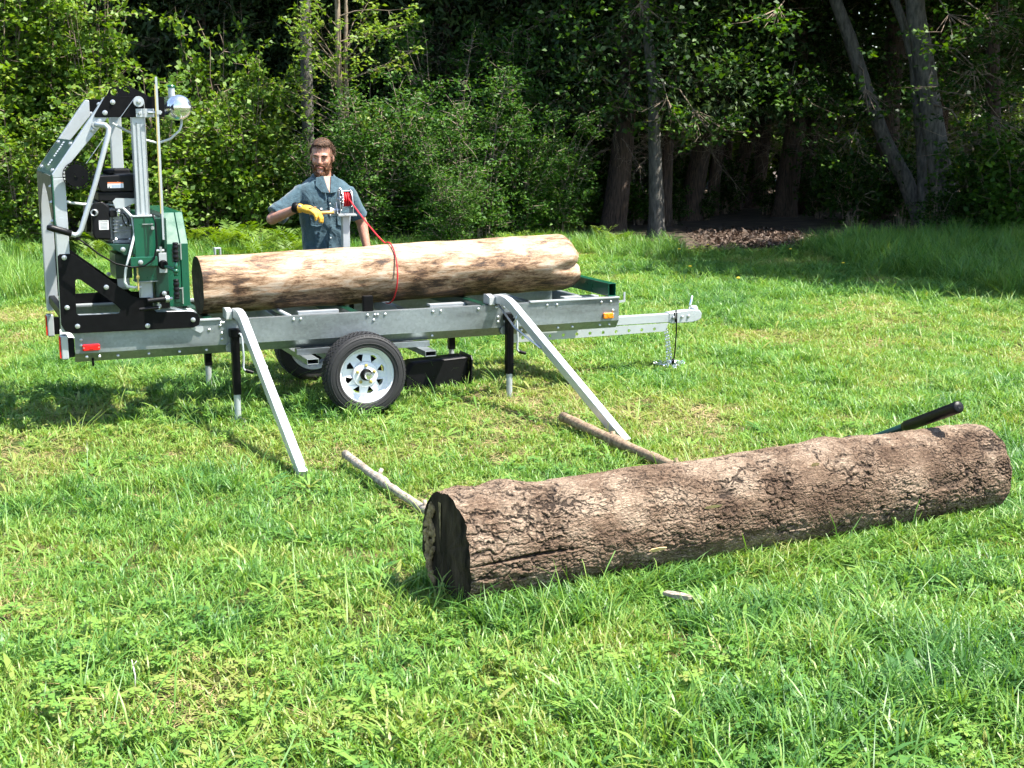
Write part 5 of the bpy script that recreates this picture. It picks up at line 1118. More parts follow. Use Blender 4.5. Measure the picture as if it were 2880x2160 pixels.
# ================================================================ PERSON behind the trailer (frame: x = u, y = v, facing -v)
PU, PV = .235, 1.52
Pn = Thing('person', 'bearded man in a dark teal shirt and yellow glove cranking the winch', 'person', (PU, PV, 0))
def pp(x, y, z): return (PU + x, PV + y, z)
def mat_skin():
    m, t, b, L = nodes('skin'); v = coords(t, L, (1,1,1)); n = noise(t, L, v, 22, 4); r = ramp(t, [(.3,(.31,.145,.095)),(.7,(.40,.205,.142))]); L.new(n, r.inputs['Fac']); L.new(r.outputs['Color'], b.inputs['Base Color'])
    b.inputs['Roughness'].default_value = .48; b.inputs['Subsurface Weight'].default_value = .12; b.inputs['Subsurface Radius'].default_value = (.02,.008,.004); b.inputs['Subsurface Scale'].default_value = .4
    return m
M['skin'] = mat_skin()
def mat_cloth(name, col, sc_=34, var=.18):
    m, t, b, L = nodes(name); v = coords(t, L, (1,1,1)); n = noise(t, L, v, sc_, 4); big = noise(t, L, v, 7, 4, .6, .8)
    r = ramp(t, [(.3, tuple(np.array(col)*(1-var))), (.7, tuple(np.array(col)*(1+var)))]); L.new(n, r.inputs['Fac']); L.new(r.outputs['Color'], b.inputs['Base Color'])
    b.inputs['Roughness'].default_value = .82; b.inputs['Sheen Weight'].default_value = .25; b.inputs['Specular IOR Level'].default_value = .2
    bump(t, L, big, .8, .03, b); return m
M['shirt'] = mat_cloth('teal_work_shirt', (.036,.072,.092))
M['trousers'] = mat_cloth('dark_trousers', (.035,.037,.045))
M['hairm'] = pm('brown_hair', (.042,.021,.011), .55, 0, .5, 70, .5, col2=(.115,.060,.031), spec=.25)
M['beardm'] = pm('auburn_beard', (.056,.021,.009), .6, 0, .5, 70, .5, col2=(.145,.060,.025), spec=.25)
M['glove'] = pm('yellow_leather', (.60,.33,.03), .6, 0, .15, 30, .3)
M['glovedark'] = pm('brown_leather', (.17,.09,.035), .65, 0, .2, 30, .3)
M['boot'] = pm('boot_leather', (.05,.03,.02), .6, 0, .2, 30, .3)
HS = 1.09
HX, HZ = -.012, 1.730                     # head centre
SHR, ELR, WRR = (-.190,.0,1.452), (-.440,-.055,1.258), (-.285,-.270,1.352)   # arm on the left of the picture
SHL, ELL, WRL = (.198,.0,1.450), (.315,.03,1.200), (.335,-.06,.955)
def limb(g, pts, rad, n=12):            # tapered, rounded ends
    P_ = [Vector(p) for p in pts]; out, rr = [], []
    for i in range(len(P_)-1):
        for k in range(6):
            f = k/6; out.append(P_[i].lerp(P_[i+1], f)); rr.append(rad[i]+(rad[i+1]-rad[i])*f)
    out.append(P_[-1]); rr.append(rad[-1]); g.tube([pp(*p) for p in out], rr, n); return g
def torso(g, grow=0.0, z0=.86, z1=1.58):
    rings = [(.86,.165,.118,.01),(.95,.172,.120,.0),(1.05,.170,.118,-.005),(1.18,.178,.120,-.01),(1.30,.195,.126,-.01),(1.40,.205,.125,-.005),(1.465,.205,.112,.0),(1.51,.180,.095,.006),(1.545,.130,.080,.012),(1.575,.082,.070,.016)]
    n = 28; base = len(g.v); rs = [r for r in rings if z0 <= r[0] <= z1]
    for z, rx, ry, cy_ in rs:
        for k in range(n):
            a = 2*math.pi*k/n; cx, sx_ = math.cos(a), math.sin(a); e = .82
            g.v.append(pp((rx+grow)*math.copysign(abs(cx)**e, cx), cy_+(ry+grow)*math.copysign(abs(sx_)**e, sx_), z))
    for i in range(len(rs)-1):
        for k in range(n):
            a = base+i*n+k; b = base+i*n+(k+1) % n; g.f.append((a,b,b+n,a+n))
    g.f.append(tuple(base+k for k in range(n))[::-1]); g.f.append(tuple(base+(len(rs)-1)*n+k for k in range(n)))
    return g
def hand(g, wr, d, down, side, curl, sc_=1.0, fat=1.0):
    """palm, four unequal bent fingers and a thumb from the side of the palm"""
    wr, d, down, side = Vector(wr), Vector(d).normalized(), Vector(down).normalized(), Vector(side).normalized()
    M3 = Matrix((d, side, down)).transposed(); g.ell(pp(*(wr + d*.045*sc_)), (.054*sc_,.042*sc_,.018*sc_*fat), 14, 10, M3); g.ell(pp(*(wr + d*.005)), (.034,.030,.024), 12, 8, M3)
    for i, (o, ln) in enumerate(((.031,.036),(.011,.041),(-.010,.038),(-.030,.030))):
        p = wr + d*(.085 if i in (1,2) else .078)*sc_ + side*o*sc_; dd = d.copy(); pts = [p - d*.03, p]; rad = [.0105,.0105]
        for k, l_ in enumerate((ln, ln*.72, ln*.55)):
            ang = curl*(k+1)*(.9 if k else .75); dd = d*math.cos(ang) + down*math.sin(ang); p = p + dd*l_*sc_; pts.append(p.copy()); rad.append(.0098 - .0010*k)
        g.tube([pp(*q) for q in pts], [r*sc_*(1+(fat-1)*.5) for r in rad], 8); g.ell(pp(*pts[-1]), (.0078*sc_*(1+(fat-1)*.5),)*3, 8, 6)
    p = wr + d*.022 + side*.030*sc_; pts = [p, p + (side*.7+d*.5+down*.35)*.034, p + (side*.75+d*1.15+down*1.0)*.036, p + (side*.45+d*1.75+down*1.45)*.038]
    g.tube([pp(*q) for q in pts], [.0145*sc_,.0125*sc_,.0115*sc_,.009*sc_], 8); g.ell(pp(*pts[-1]), (.009,)*3, 8, 6)
    return g
tilt = Matrix.Rotation(R(-24), 3, 'Z') @ Matrix.Rotation(R(5), 3, 'X') @ Matrix.Rotation(R(3), 3, 'Y')
def hp_(x, y, z):                       # head coordinates (y < 0 in front)
    q = tilt @ Vector((x, y, z))*HS; return pp(HX+q.x, .0+q.y, HZ+q.z)
def hell(g, c, r, n=16, m=12): g.ell(hp_(*c), tuple(k_*HS for k_ in r), n, m, tilt); return g
# body: one continuous mesh
g = torso(G())
hell(g, (0,.012,.045), (.077,.097,.085), 24, 16); hell(g, (0,-.020,-.015), (.066,.076,.085), 20, 14); hell(g, (0,-.035,-.075), (.050,.052,.048)); hell(g, (0,-.068,.022), (.058,.030,.020))
hell(g, (.032,-.068,-.025), (.026,.024,.022)); hell(g, (-.032,-.068,-.025), (.026,.024,.022)); hell(g, (0,-.085,-.060), (.026,.016,.016)); hell(g, (0,-.082,-.098), (.026,.022,.018))
g.tube([hp_(0,-.088,.018), hp_(0,-.102,-.010), hp_(0,-.112,-.030), hp_(0,-.098,-.042)], [.009,.011,.015,.010], 10)
hell(g, (.013,-.092,-.033), (.009,.010,.008), 10, 8); hell(g, (-.013,-.092,-.033), (.009,.010,.008), 10, 8)
for s in (-1, 1): g.ell(hp_(s*.080,.018,-.008), (.011,.020,.033), 12, 10, tilt)
g.tube([pp(0,.018,1.46), pp(0,.012,1.55), pp(.0,.005,1.66)], [.072,.062,.060], 18)
limb(g, [SHR,ELR,WRR], [.058,.047,.030]); limb(g, [SHL,ELL,WRL], [.058,.046,.030])
g.ell(pp(*ELR), (.046,)*3); hand(g, WRL, (0,-.1,-1), (-.3,-1,0), (-1,.3,0), .35)
for s in (-1, 1): limb(g, [(s*.09,.0,.92),(s*.105,-.01,.50),(s*.11,.01,.08)], [.085,.056,.042], 14); g.ell(pp(s*.11,-.06,.05), (.045,.125,.045))
Pn.part('body', remeshed(g, 'body', .0075, 5, Pn.o), M['skin'])
# eyes: whites, dark irises under the brow
for s in (-1, 1):
    Pn.part('eye', hell(G(), (s*.031,-.0835,.003), (.0125,.008,.0052), 12, 8), pm('eye_dark', (.10,.07,.06), .3), smooth=True)
    g = G(); g.tube([hp_(s*.012,-.094,.016), hp_(s*.030,-.097,.0235), hp_(s*.052,-.083,.0185)], [.0045,.0062,.003], 8); Pn.part('eyebrow', g, M['hairm'], smooth=True)
    g = G(); g.tube([hp_(s*.016,-.0905,.004), hp_(s*.031,-.0925,.0085), hp_(s*.047,-.0835,.004)], [.003,.0042,.0025], 8); Pn.part('eyelid', g, M['skin'], smooth=True)
g = G(); g.tube([hp_(-.022,-.096,-.0635), hp_(0,-.1035,-.0615), hp_(.022,-.096,-.0635)], [.003,.0055,.003], 8); Pn.part('lips', g, pm('lips', (.42,.14,.11), .45), smooth=True)
# hair cap with short strands, beard with short strands
def strands(n, gen, ln, wd, seed):
    rn = random.Random(seed); V, F, Tn = [], [], []
    for i in range(n):
        p, nr, fl = gen(rn); p = Vector(p); d = (Vector(nr)*rn.uniform(.10,.40) + Vector(fl) + Vector((rn.uniform(-.22,.22),rn.uniform(-.22,.22),rn.uniform(-.22,.22)))).normalized(); l_ = ln*rn.uniform(.6,1.2)
        sd_ = d.cross(Vector((rn.uniform(-1,1),rn.uniform(-1,1),rn.uniform(-1,1)))).normalized()*wd; k = len(V)
        V += [p-sd_, p+sd_, p+d*l_*.55+sd_*.7+Vector(fl)*l_*.1, p+d*l_*.55-sd_*.7+Vector(fl)*l_*.1, p+d*l_*.9+Vector(fl)*l_*.45]; F += [(k,k+1,k+2,k+3),(k+3,k+2,k+4)]
    g = G(); g.v = [tuple(v) for v in V]; g.f = F; return g
def head_pt(th, ph, gr=0.0):            # polar on the cranium
    x, y, z = math.sin(th)*math.cos(ph), math.sin(th)*math.sin(ph), math.cos(th)
    return (x*(.079+gr), .014+y*(.099+gr), .045+z*(.087+gr)), (x, y, z)
g = G(); hv = {}
N1, N2 = 16, 32
for i in range(N1+1):
    for k in range(N2):
        ph = 2*math.pi*k/N2; front = max(0, -math.sin(ph)); sidef = abs(math.cos(ph)); lim = R(60) if front > .55 else R(60)+(1-front/.55)*R(56 if sidef < .75 else 36)
        th = lim*i/N1; c, n_ = head_pt(th, ph, .0025 + .008*max(0, math.cos(th)) + .006*(front > .4)*(i > 8)); g.v.append(hp_(*c))
for i in range(N1):
    for k in range(N2):
        a = i*N2+k; b = i*N2+(k+1) % N2; g.f.append((a,b,b+N2,a+N2))
hr = Pn.part('hair', g, M['hairm'], smooth=True)
def gen_h(rn):
    ph = rn.uniform(0, 2*math.pi); front = max(0, -math.sin(ph)); lim = R(62) if front > .55 else R(62)+(1-front/.55)*R(38)
    th = lim*math.sqrt(rn.random()); c, n_ = head_pt(th, ph, .004); fl = Vector((.35*n_[0]+.30, -.9 if th < R(50) else -.25, -.75*math.sin(th)))
    return hp_(*c), tilt @ Vector(n_), tilt @ fl
Pn.part('hair_strands', strands(2600, gen_h, .026 , .0012, 3), M['hairm'], parent=hr)['kind'] = 'stuff'
g = G(); hell(g, (0,-.030,-.100), (.058,.058,.050), 18, 12); hell(g, (0,-.068,-.114), (.042,.036,.038)); hell(g, (.046,-.020,-.070), (.020,.045,.042)); hell(g, (-.046,-.020,-.070), (.020,.045,.042)); hell(g, (.060,.002,-.035), (.012,.024,.045)); hell(g, (-.060,.002,-.035), (.012,.024,.045))
g.tube([hp_(-.045,-.070,-.085), hp_(-.030,-.092,-.052), hp_(0,-.1005,-.0475), hp_(.030,-.092,-.052), hp_(.045,-.070,-.085)], [.009,.009,.007,.009,.009], 10)
bd = Pn.part('beard', remeshed(g, 'beard', .006, 3, Pn.o), M['beardm'])
src = [Vector(v) for v in g.v]
def gen_b(rn):
    p = src[rn.randrange(len(src))]; c = Vector(hp_(0,-.01,-.07)); n_ = (p-c).normalized(); return p, n_, n_*.3 + Vector((0,0,-.6))
Pn.part('beard_strands', strands(900, gen_b, .016, .0016, 5), M['beardm'], parent=bd)['kind'] = 'stuff'
# shirt: torso, short sleeves, collar, placket, pockets
g = torso(G(), .018, .86, 1.58)
def lerp3(a, b, f): return tuple(np.array(a)*(1-f)+np.array(b)*f)
limb(g, [lerp3(SHR,(0,0,1.47),.35), SHR, lerp3(SHR,ELR,.55), lerp3(SHR,ELR,.88)], [.062,.068,.072,.086], 18)
limb(g, [lerp3(SHL,(0,0,1.47),.35), SHL, lerp3(SHL,ELL,.50), lerp3(SHL,ELL,.80)], [.062,.068,.070,.080], 18)
me = remeshed(g, 'shirt', .0085, 6, Pn.o)
co = np.empty(len(me.vertices)*3, np.float32); me.vertices.foreach_get('co', co); co = co.reshape(-1,3); nr = np.empty_like(co).ravel(); me.vertices.foreach_get('normal', nr); nr = nr.reshape(-1,3)
fold = (fbm(co*np.array([13,13,5])+3, 3, 12)-.5)*.030 + (np.sin(co[:,2]*30+co[:,0]*38+5*fbm(co*5,2,5))*.004) * np.clip((1.30-co[:,2])/.3, .2, 1)
co2 = co + nr*fold[:,None]; me.vertices.foreach_set('co', co2.astype(np.float32).ravel()); me.update()
sh = Pn.part('shirt', me, M['shirt'])
def wall(pts, h_, th=.004):             # thin upright band through points (x, y, z) leaning outwards
    g = G(); V = []; m = len(pts)
    for p, q in zip(pts, h_):
        a, b = Vector(p), Vector(q); n_ = Vector((0,0,1)).cross(b-a); V += [a, b]
    for p, q in zip(pts, h_):
        a, b = Vector(p), Vector(q); o = Vector((a.x-PU, a.y-PV, 0)).normalized()*th; V += [a+o, b+o]
    for i in range(m-1):
        a = 2*i; g.f += [(a,a+1,a+3,a+2),(2*m+a,2*m+a+2,2*m+a+3,2*m+a+1),(a+1,2*m+a+1,2*m+a+3,a+3)]
    g.v = [tuple(v) for v in V]; return g
ang = [R(x) for x in (-68,-40,-10,25,60,90,120,155,190,220,248)]
top = [pp(.080*math.cos(a), .008+.078*math.sin(a), 1.605-.055*max(0,-math.sin(a))) for a in ang]
bot = [pp(.128*math.cos(a)*(1.0 if math.sin(a) > -.5 else .95), .008+(.105 if math.sin(a) > 0 else .128)*math.sin(a), 1.545-.070*max(0,-math.sin(a))) for a in ang]
Pn.part('collar', wall(top, bot), M['shirt'], parent=sh, smooth=True)
# open neck triangle of skin
g = G(); g.prism([(-.032,1.585),(.032,1.585),(.022,1.53),(.002,1.458),(-.020,1.53)], lambda a,b,t: pp(a, -.094-(1.590-b)*.42+abs(a)*.25+t, b), -.006, .004); Pn.part('open_neck', g, M['skin'])
for s in (-1, 1):
    g = G(); g.prism([(s*.030,1.588),(s*.004,1.455),(s*.058,1.462),(s*.100,1.515),(s*.088,1.575)], lambda a,b,t: pp(a, -.108-(1.57-b)*.42+abs(a)*.30+t, b), -.012, -.004); Pn.part('collar_point', g, M['shirt'], parent=sh, bevel=.002)
def front_y(z): return -.150 if z > 1.2 else -.142
g = G()
for i in range(16):
    z0_ = 1.42 - .034*i; g.box(PU-.010+.004*math.sin(i), PU+.014+.004*math.sin(i), PV+front_y(z0_)-.004+.003*math.sin(i*1.7), PV+front_y(z0_)+.02, z0_-.0335, z0_)
Pn.part('placket', g, M['shirt'], parent=sh, bevel=.002)
for z0_ in (1.375,1.285,1.195,1.105,1.015): Pn.part('button', G().cyl(pp(.003,front_y(z0_)-.006,z0_), pp(.003,front_y(z0_)-.010,z0_), .005, n=10), M['label'], parent=sh)
for s, c in ((-1,-.105),(1,.108)):
    fy = lambda a: -.146 + (abs(a)/.2)**3*.055
    g = G(); g.prism([(c-.052,1.318),(c-.046,1.205),(c,1.195),(c+.046,1.205),(c+.052,1.318)], lambda a,b,t: pp(a, fy(a)+t, b), -.008, .004); pk = Pn.part('pocket', g, M['shirt'], parent=sh, bevel=.002)
    g = G(); g.prism([(c-.055,1.332),(c-.055,1.300),(c,1.282),(c+.055,1.300),(c+.055,1.332)], lambda a,b,t: pp(a, fy(a)-.006+t, b), -.008, .002); Pn.part('pocket_flap', g, M['shirt'], parent=sh, bevel=.002)
g = G(); g.box(PU-.108+.03, PU-.108+.046, PV-.160, PV-.1585, 1.328, 1.343); Pn.part('shirt_logo', g, M['label'], parent=sh)
# trousers, boots
g = G()
for s in (-1, 1): limb(g, [(s*.085,.0,.95),(s*.105,-.01,.50),(s*.11,.01,.10)], [.105,.080,.075], 18)
g.ell(pp(0,.005,.93), (.185,.128,.10)); Pn.part('trousers', remeshed(g, 'trousers', .012, 3, Pn.o), M['trousers'])
for s in (-1, 1):
    g = G(); g.ell(pp(s*.11,-.055,.050), (.052,.145,.052)); g.tube([pp(s*.11,.02,.05), pp(s*.11,.02,.20)], [.060,.055], 14); Pn.part('boot', remeshed(g, 'boot', .010, 3, Pn.o), M['boot'])
# gloved hand closed on the crank grip
wr = Vector(WRR); dirh = Vector((.70,-.66,-.10)).normalized(); g = G(); hd = Vector((.12,-.05,-1)).normalized(); sdh = Vector((.66,.70,.05)).normalized()
hand(g, wr + dirh*.028, dirh, hd, sdh, .66, 1.25, 1.5); g.tube([pp(*(wr - dirh*.025)), pp(*(wr + dirh*.03))], [.036,.036], 14)
gl = Pn.part('glove', remeshed(g, 'glove', .0042, 2, Pn.o), M['glove'])
Pn.part('glove_cuff', G().tube([pp(*(wr - dirh*.040)), pp(*(wr - dirh*.035)), pp(*(wr + dirh*.010))], [.036,.041,.040], 18), M['black'], parent=gl, smooth=True)
g = G(); up_ = -hd
for o in (-.030,-.010,.012,.030): g.ell(pp(*(wr + dirh*.130 + up_*.018 + sdh*o*1.2)), (.014,.009,.008), 10, 6)
Pn.part('knuckle_patch', g, M['glovedark'], parent=gl, smooth=True)
g = G(); Mc = Matrix((dirh, sdh, up_)).transposed(); g.ell(pp(*(wr + dirh*.005 + Vector((0,-1,.3)).normalized()*.040)), (.018,.005,.016), 12, 8, Mc); Pn.part('cuff_badge', g, M['silver'], parent=gl, smooth=True)
# ================================================================ GRASS
def tuft(seed, n, h0, h1, rad, wd, lean, curve, flat=0.0, segs=3):
    rng = np.random.default_rng(seed); V, F4, F3, Tn = [], [], [], []
    dir0 = rng.uniform(0, 2*np.pi)
    for i in range(n):
        a = rng.uniform(0, 2*np.pi); r = rad*math.sqrt(rng.random()); p = np.array([r*math.cos(a), r*math.sin(a), -.01]); h_ = rng.uniform(h0, h1)
        az = (dir0 + rng.normal()*.5) if flat else rng.uniform(0, 2*np.pi); ln = abs(rng.normal())*lean + flat; out = np.array([math.cos(az), math.sin(az), 0]); s = np.array([-math.sin(az), math.cos(az), 0])
        tw_ = rng.uniform(-.8,.8); s = s*math.cos(tw_) + np.array([0,0,1])*math.sin(tw_)*.6; w0 = wd*rng.uniform(.6,1.25); k = len(V); ang = ln
        for j in range(segs+1):
            f = j/segs; wj = w0*(1-.25*f) if j < segs else 0
            if j < segs: V += [p - s*wj/2, p + s*wj/2]
            else: V.append(p)
            ang = min(ln + curve*f*rng.uniform(.7,1.3), 2.0); p = p + (out*math.sin(ang) + np.array([0,0,1])*math.cos(ang))*h_/segs
            if p[2] < .004: p[2] = .004 + .006*rng.random()
        tn = rng.random()
        for j in range(segs-1): F4.append((k+2*j, k+2*j+1, k+2*j+3, k+2*j+2))
        F3.append((k+2*segs-2, k+2*segs-1, k+2*segs)); Tn += [tn]*(2*segs+1)
    return fast_mesh('grass_tuft', np.array(V), F4, F3, {'tone': Tn})
def clover(seed, n, sz):
    rng = np.random.default_rng(seed); V, F4, Tn = [], [], []
    for i in range(n):
        c = np.array([rng.normal()*.035, rng.normal()*.035, rng.uniform(.02,.07)]); a0 = rng.uniform(0, 6.28); tl = rng.normal(size=2)*.25; tn = rng.random()
        for m_ in range(3):
            a = a0 + m_*2.094; d = np.array([math.cos(a), math.sin(a), tl[0]]); s = np.array([-math.sin(a), math.cos(a), tl[1]]); k = len(V); z = sz*rng.uniform(.8,1.2)
            V += [c, c+d*z*.6+s*z*.45+np.array([0,0,.1*z]), c+d*z, c+d*z*.6-s*z*.45+np.array([0,0,.1*z])]; F4.append((k,k+1,k+2,k+3)); Tn += [tn]*4
    return fast_mesh('grass_tuft', np.array(V), F4, None, {'tone': Tn})
GR = [(0,(.240,.265,.070)),(.22,(.200,.300,.054)),(.5,(.145,.280,.046)),(.78,(.095,.220,.040)),(1,(.058,.155,.036))]
M['grass'] = leaf_mat('grass_blade', GR, .36, .45, 'col', .38, True)
M['straw'] = leaf_mat('dry_straw', [(0,(.42,.33,.17)),(.5,(.34,.27,.12)),(1,(.24,.20,.08))], .2, .6, 'col', .3, True)
protos = [tuft(1,18,.045,.090,.045,.0060,.65,1.0), tuft(2,18,.040,.100,.050,.0062,.7,1.2), tuft(3,16,.050,.115,.045,.0068,.6,1.3), tuft(4,20,.030,.075,.05,.0055,.9,.9),
          tuft(5,22,.08,.16,.05,.0068,.40,1.1), tuft(6,20,.09,.20,.055,.0072,.45,1.3), tuft(7,13,.10,.20,.07,.0060,.35,.6,.95), tuft(8,12,.05,.12,.06,.0032,.3,.3,1.35),
          clover(9,8,.019), tuft(10,30,.32,.62,.09,.0075,.22,.75,0,4), tuft(11,28,.26,.52,.10,.0075,.30,.95,0,4)]
def rosette(seed, n, L_, wd):
    rng = np.random.default_rng(seed); V, F4, Tn = [], [], []
    for i in range(n):
        az = 2*math.pi*i/n + rng.normal()*.25; out = np.array([math.cos(az), math.sin(az), 0]); s = np.array([-math.sin(az), math.cos(az), 0]); ln = L_*rng.uniform(.6,1.2); el = rng.uniform(.5,1.1); k = len(V); tn = rng.random()
        for f, w_ in ((0,.15),(.35,.8),(.7,1.0),(1.0,.15)):
            p = out*ln*f + np.array([0,0, ln*el*f*(1-.55*f)]); V += [p - s*wd*w_/2, p + s*wd*w_/2]
        for j in range(3): F4.append((k+2*j, k+2*j+1, k+2*j+3, k+2*j+2))
        Tn += [tn]*8
    return fast_mesh('grass_tuft', np.array(V), F4, None, {'tone': Tn})
protos += [rosette(12,7,.10,.022), rosette(13,5,.13,.016), tuft(14,5,.18,.34,.03,.0045,.35,.8,0,4)]
pc = bpy.data.collections.new('grass_prototypes')
for i, me in enumerate(protos):
    me.materials.append(M['straw'] if i == 7 else M['grass']); ob = bpy.data.objects.new('grass_proto_%02d' % i, me); pc.objects.link(ob)
def gn_scatter(name, P, rot, scl, idx_, col, label):
    me = bpy.data.meshes.new(name); me.vertices.add(len(P)); me.vertices.foreach_set('co', P.astype(np.float32).ravel())
    for nm, ty, arr in (('rot','FLOAT_VECTOR',rot), ('scl','FLOAT_VECTOR',scl), ('idx','INT',idx_), ('col','FLOAT',col)):
        at = me.attributes.new(nm, ty, 'POINT'); at.data.foreach_set('vector' if ty == 'FLOAT_VECTOR' else 'value', np.asarray(arr, np.int32 if ty == 'INT' else np.float32).ravel())
    ob = link(name, me); tag(ob, label, 'grass', kind='stuff')
    t = bpy.data.node_groups.new(name, 'GeometryNodeTree'); t.interface.new_socket('Geometry', in_out='INPUT', socket_type='NodeSocketGeometry'); t.interface.new_socket('Geometry', in_out='OUTPUT', socket_type='NodeSocketGeometry')
    N = t.nodes; gi = N.new('NodeGroupInput'); gout = N.new('NodeGroupOutput'); ip = N.new('GeometryNodeInstanceOnPoints'); ci = N.new('GeometryNodeCollectionInfo')
    ci.inputs['Collection'].default_value = pc; ci.inputs['Separate Children'].default_value = True; ci.inputs['Reset Children'].default_value = True
    def na(nm, ty):
        a = N.new('GeometryNodeInputNamedAttribute'); a.data_type = ty; a.inputs['Name'].default_value = nm; return a.outputs['Attribute']
    er = N.new('FunctionNodeEulerToRotation'); L = t.links
    L.new(gi.outputs[0], ip.inputs['Points']); L.new(ci.outputs[0], ip.inputs['Instance']); ip.inputs['Pick Instance'].default_value = True
    L.new(na('idx','INT'), ip.inputs['Instance Index']); L.new(na('rot','FLOAT_VECTOR'), er.inputs[0]); L.new(er.outputs[0], ip.inputs['Rotation']); L.new(na('scl','FLOAT_VECTOR'), ip.inputs['Scale'])
    L.new(ip.outputs[0], gout.inputs[0]); md = ob.modifiers.new('scatter', 'NODES'); md.node_group = t
    return ob
rg_ = np.random.default_rng(99)
bands = ((2.6,7,460),(7,12,330),(12,17,230),(17,24.5,170)); PX, PY = [], []
for y0, y1, den in bands:
    hw_ = .40*y1 + 1.4; n = int((y1-y0)*2*hw_*den); x = rg_.uniform(-hw_, hw_, n); y = rg_.uniform(y0, y1, n); k = np.abs(x) < .40*y + 1.4; PX.append(x[k]); PY.append(y[k])
x = np.concatenate(PX); y = np.concatenate(PY)
# lush fringe where mowers do not reach: along the bark log
f_ = rg_.random(900); sd_ = np.abs(rg_.normal(size=900))*.10 + .14; fx = -.280 + 2.72*f_ + sd_*.463; fy = 5.545 + 1.42*f_ - sd_*.886; x = np.concatenate([x, fx]); y = np.concatenate([y, fy]); fringe = np.concatenate([np.zeros(len(x)-900, bool), np.ones(900, bool)])
# keep clear of the bark log's footprint and the forest floor
rel = np.stack([x+.280, y-5.545], 1); al = rel @ dirb[:2]; pe = rel @ np.array([-dirb[1], dirb[0]]); inlog = (al > .0) & (al < 3.07) & (np.abs(pe) < .12)
keep = ~inlog & (y < edge_y(x) + .8*rg_.random(len(x))); x, y, fringe = x[keep], y[keep], fringe[keep]
q = np.stack([x, y, x*0], 1); pt = fbm(q*.85+7, 4, 51); p2 = fbm(q*2.6, 3, 52); p3 = fbm(q*.45+3, 3, 53); n = len(x); u_ = rg_.random(n)
ix = rg_.integers(0, 4, n)
lush = (pt > .57) | fringe; ix[lush & (u_ < .30)] = 4 + rg_.integers(0, 2, (lush & (u_ < .30)).sum())
laid = (p2 > .60) & (u_ > .82); ix[laid] = 6
dry = (pt < .40) & (u_ < .25 + 1.6*(.40-pt)) & ~fringe; ix[dry] = 7
sprk = (u_ > .975); ix[sprk] = 7
cl = (p3 > .53) & (u_ > .45) & (u_ < .54) & (y < 12); ix[cl] = 8
ix[fringe & (u_ > .3)] = 5
wd_ = rg_.random(n); ix[(wd_ < .006) & (y < 14)] = 11; ix[(wd_ > .022) & (wd_ < .034)] = 12; ix[(wd_ > .05) & (wd_ < .085)] = 13
col = np.clip(.45 + (pt-.5)*1.4 + (p2-.5)*.9 + rg_.normal(size=n)*.16, 0, 1)
far = np.clip((y-6)/12, 0, 1); near = 1 + .30*np.clip((6.2-y)/2, 0, 1); sx = rg_.uniform(.75, 1.2, n)*(1 + .55*far)*near; sz = rg_.uniform(.7, 1.2, n)*near*np.where(fringe, .72, .85 + .55*(pt-.4))
rot = np.stack([rg_.normal(size=n)*.10, rg_.normal(size=n)*.10, rg_.uniform(0, 6.283, n)], 1)
lm = ix == 6; rot[lm,2] = 2.5 + 8.0*(fbm(q[lm]*.9+9, 2, 61)-.5)*2 + rg_.normal(size=lm.sum())*.4
gn_scatter('meadow_grass', np.stack([x, y, gh(x, y)-.008], 1), rot, np.stack([sx,sx,sz], 1), ix, col, 'short sunlit meadow grass with clover and dry straw')
# tall rough grass in the shade at the far right, and along the edge of the wood
xa = rg_.uniform(2.2, 13, 7500); ya = rg_.uniform(15.0, 25.5, 7500); ppx = 1440 + 3850*xa/ya; ky = np.interp(ppx, [2180,2260,2500,2880,3200], [30,21.0,18.0,15.8,15.0]) + .7*(vnoise(np.stack([xa*1.3,ya*1.3,xa*0],1), 4)-.5)*2; k = (ya > ky + rg_.random(7500)*.8) & (ya < edge_y(xa)+.3) & (np.abs(xa) < .42*ya+1); xa, ya = xa[k], ya[k]
xb = rg_.uniform(-11, 2.6, 2000); yb = edge_y(xb) - np.abs(rg_.normal(size=2000))*.9; xa = np.concatenate([xa, xb]); ya = np.concatenate([ya, yb]); xc = rg_.uniform(-9.6, -5.6, 900); yc = rg_.uniform(15.5, 21.5, 900); kc = (1440 + 3850*xc/yc) < 60 + 90*rg_.random(900); xa = np.concatenate([xc[kc], xa]); ya = np.concatenate([yc[kc], ya]); n = len(xa)
gn_scatter('tall_grass', np.stack([xa, ya, gh(xa, ya)-.01], 1), np.stack([rg_.normal(size=n)*.12, rg_.normal(size=n)*.12, rg_.uniform(0,6.283,n)], 1), np.stack([rg_.uniform(.8,1.2,n)]*2 + [rg_.uniform(.35,.95,n)*np.where(np.arange(n) < n-2000, 1, .75)], 1), 9 + rg_.integers(0,2,n), np.clip(.62+rg_.normal(size=n)*.16, 0, 1), 'tall rough grass along the edge of the wood')
# leaf litter
nl = 5200; xl = 4.25 + rg_.normal(size=nl)*.50; yl = 23.7 + rg_.normal(size=nl)*.80; k = (yl > edge_y(xl)-.1) & (np.abs(xl-4.25) < 1.15); xl, yl = xl[k], yl[k]
V, F = leaf_arrays(np.stack([xl, yl, gh(xl, yl)+.03+.03*rg_.random(len(xl))], 1), .085, rg_, up=2.5, droop=0, aspect=.5)
ll = link('leaf_litter', fast_mesh('leaf_litter', V, F, None, {'tone': np.repeat(rg_.random(len(xl)), 4)}), leaf_mat('dead_leaf', [(0,(.032,.020,.014)),(.5,(.068,.045,.031)),(1,(.15,.105,.078))], .12, .7)); tag(ll, 'brown dead leaves in a gap at the edge of the wood', 'leaf litter', kind='stuff')
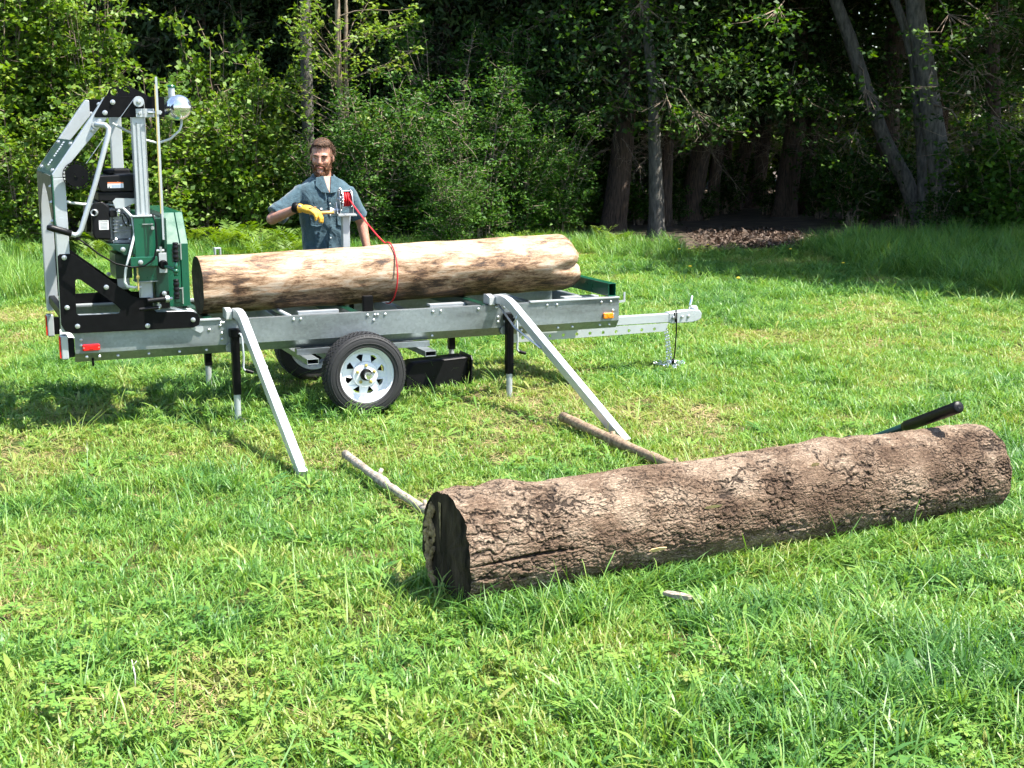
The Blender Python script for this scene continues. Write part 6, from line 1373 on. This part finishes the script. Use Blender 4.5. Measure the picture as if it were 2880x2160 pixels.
# ferns
def fern(seed, n, L_):
    rng = np.random.default_rng(seed); V, F4, Tn = [], [], []
    for i in range(n):
        az = 2*math.pi*i/n + rng.normal()*.2; out = np.array([math.cos(az), math.sin(az), 0]); s = np.array([-math.sin(az), math.cos(az), 0]); ln = L_*rng.uniform(.7,1.15); p = np.zeros(3); ang = rng.uniform(.15,.4); tn = rng.random()
        for j in range(15):
            f = j/14; ang += .085; d = out*math.sin(ang) + np.array([0,0,1])*math.cos(ang); p = p + d*ln/15; pl_ = ln*.30*math.sin(math.pi*min(.12+f*.95,1))*(1-.25*f)
            for sg in (-1, 1):
                t_ = s*sg*.9 + d*.45 + rng.normal(size=3)*.08; w_ = d*ln*.030; k = len(V); V += [p-w_, p+t_*pl_*.55-w_*.9, p+t_*pl_, p+t_*pl_*.55+w_*.9]; F4.append((k,k+1,k+2,k+3)); Tn += [np.clip(tn+rng.normal()*.1,0,1)]*4
    return fast_mesh('fern', np.array(V), F4, None, {'tone': Tn})
FN = [fern(1,9,.75), fern(2,8,.62), fern(3,10,.85)]
M['fern'] = leaf_mat('fern_frond', [(0,(.070,.140,.014)),(.5,(.115,.200,.024)),(1,(.170,.260,.038))], .42)
for me in FN: me.materials.append(M['fern'])
for i in range(46):
    px_ = rg_.uniform(-60, 830) if i < 36 else rg_.uniform(1300, 1750); c = at_depth(px_, 600, 21.9 - abs(rg_.normal())*1.1 if i < 36 else rg_.uniform(21.5, 23.4))
    o = bpy.data.objects.new('fern', FN[i % 3]); C.objects.link(o); o.location = (c[0], c[1], 0); o.rotation_euler = (0,0,rg_.uniform(0,6.28)); s_ = rg_.uniform(.5,.95) if i < 36 else rg_.uniform(.45,.75); o.scale = (s_,)*3
    if i < 36: tag(o, 'light green fern at the foot of the bright shrubs on the left', 'fern', 'ferns below the bright shrubs')
    else: tag(o, 'small fern in the shade behind the right end of the pale log', 'fern', 'ferns in the shade')
# dandelions
M['dandelion'] = pm('dandelion_yellow', (.80,.55,.02), .6); g = G()
for kk in range(3): g.lathe([(0,.010-.003*kk),(.011+.003*kk,.009-.003*kk),(.013+.003*kk,.004-.002*kk),(0,.0)], (0,0,.11), (0,0,1), 10)
fm = g.mesh('flower'); fm.materials.append(M['dandelion']); sm = G().tube([(0,0,0),(.004,0,.06),(0,0,.112)], .003, 6).mesh('stalk'); sm.materials.append(M['lf_shade'])
for px_, py_ in ((1885,690),(1905,700),(1910,718),(1940,770),(2222,718),(2075,805),(1990,705),(2370,760)):
    c = on_ground(px_, py_+8); place('dandelion', 'yellow dandelion flower dotted in the grass', 'flower', 'dandelions in the meadow', (c[0], c[1], 0), [('flower', fm, None), ('stalk', sm, None)], s=1.25)
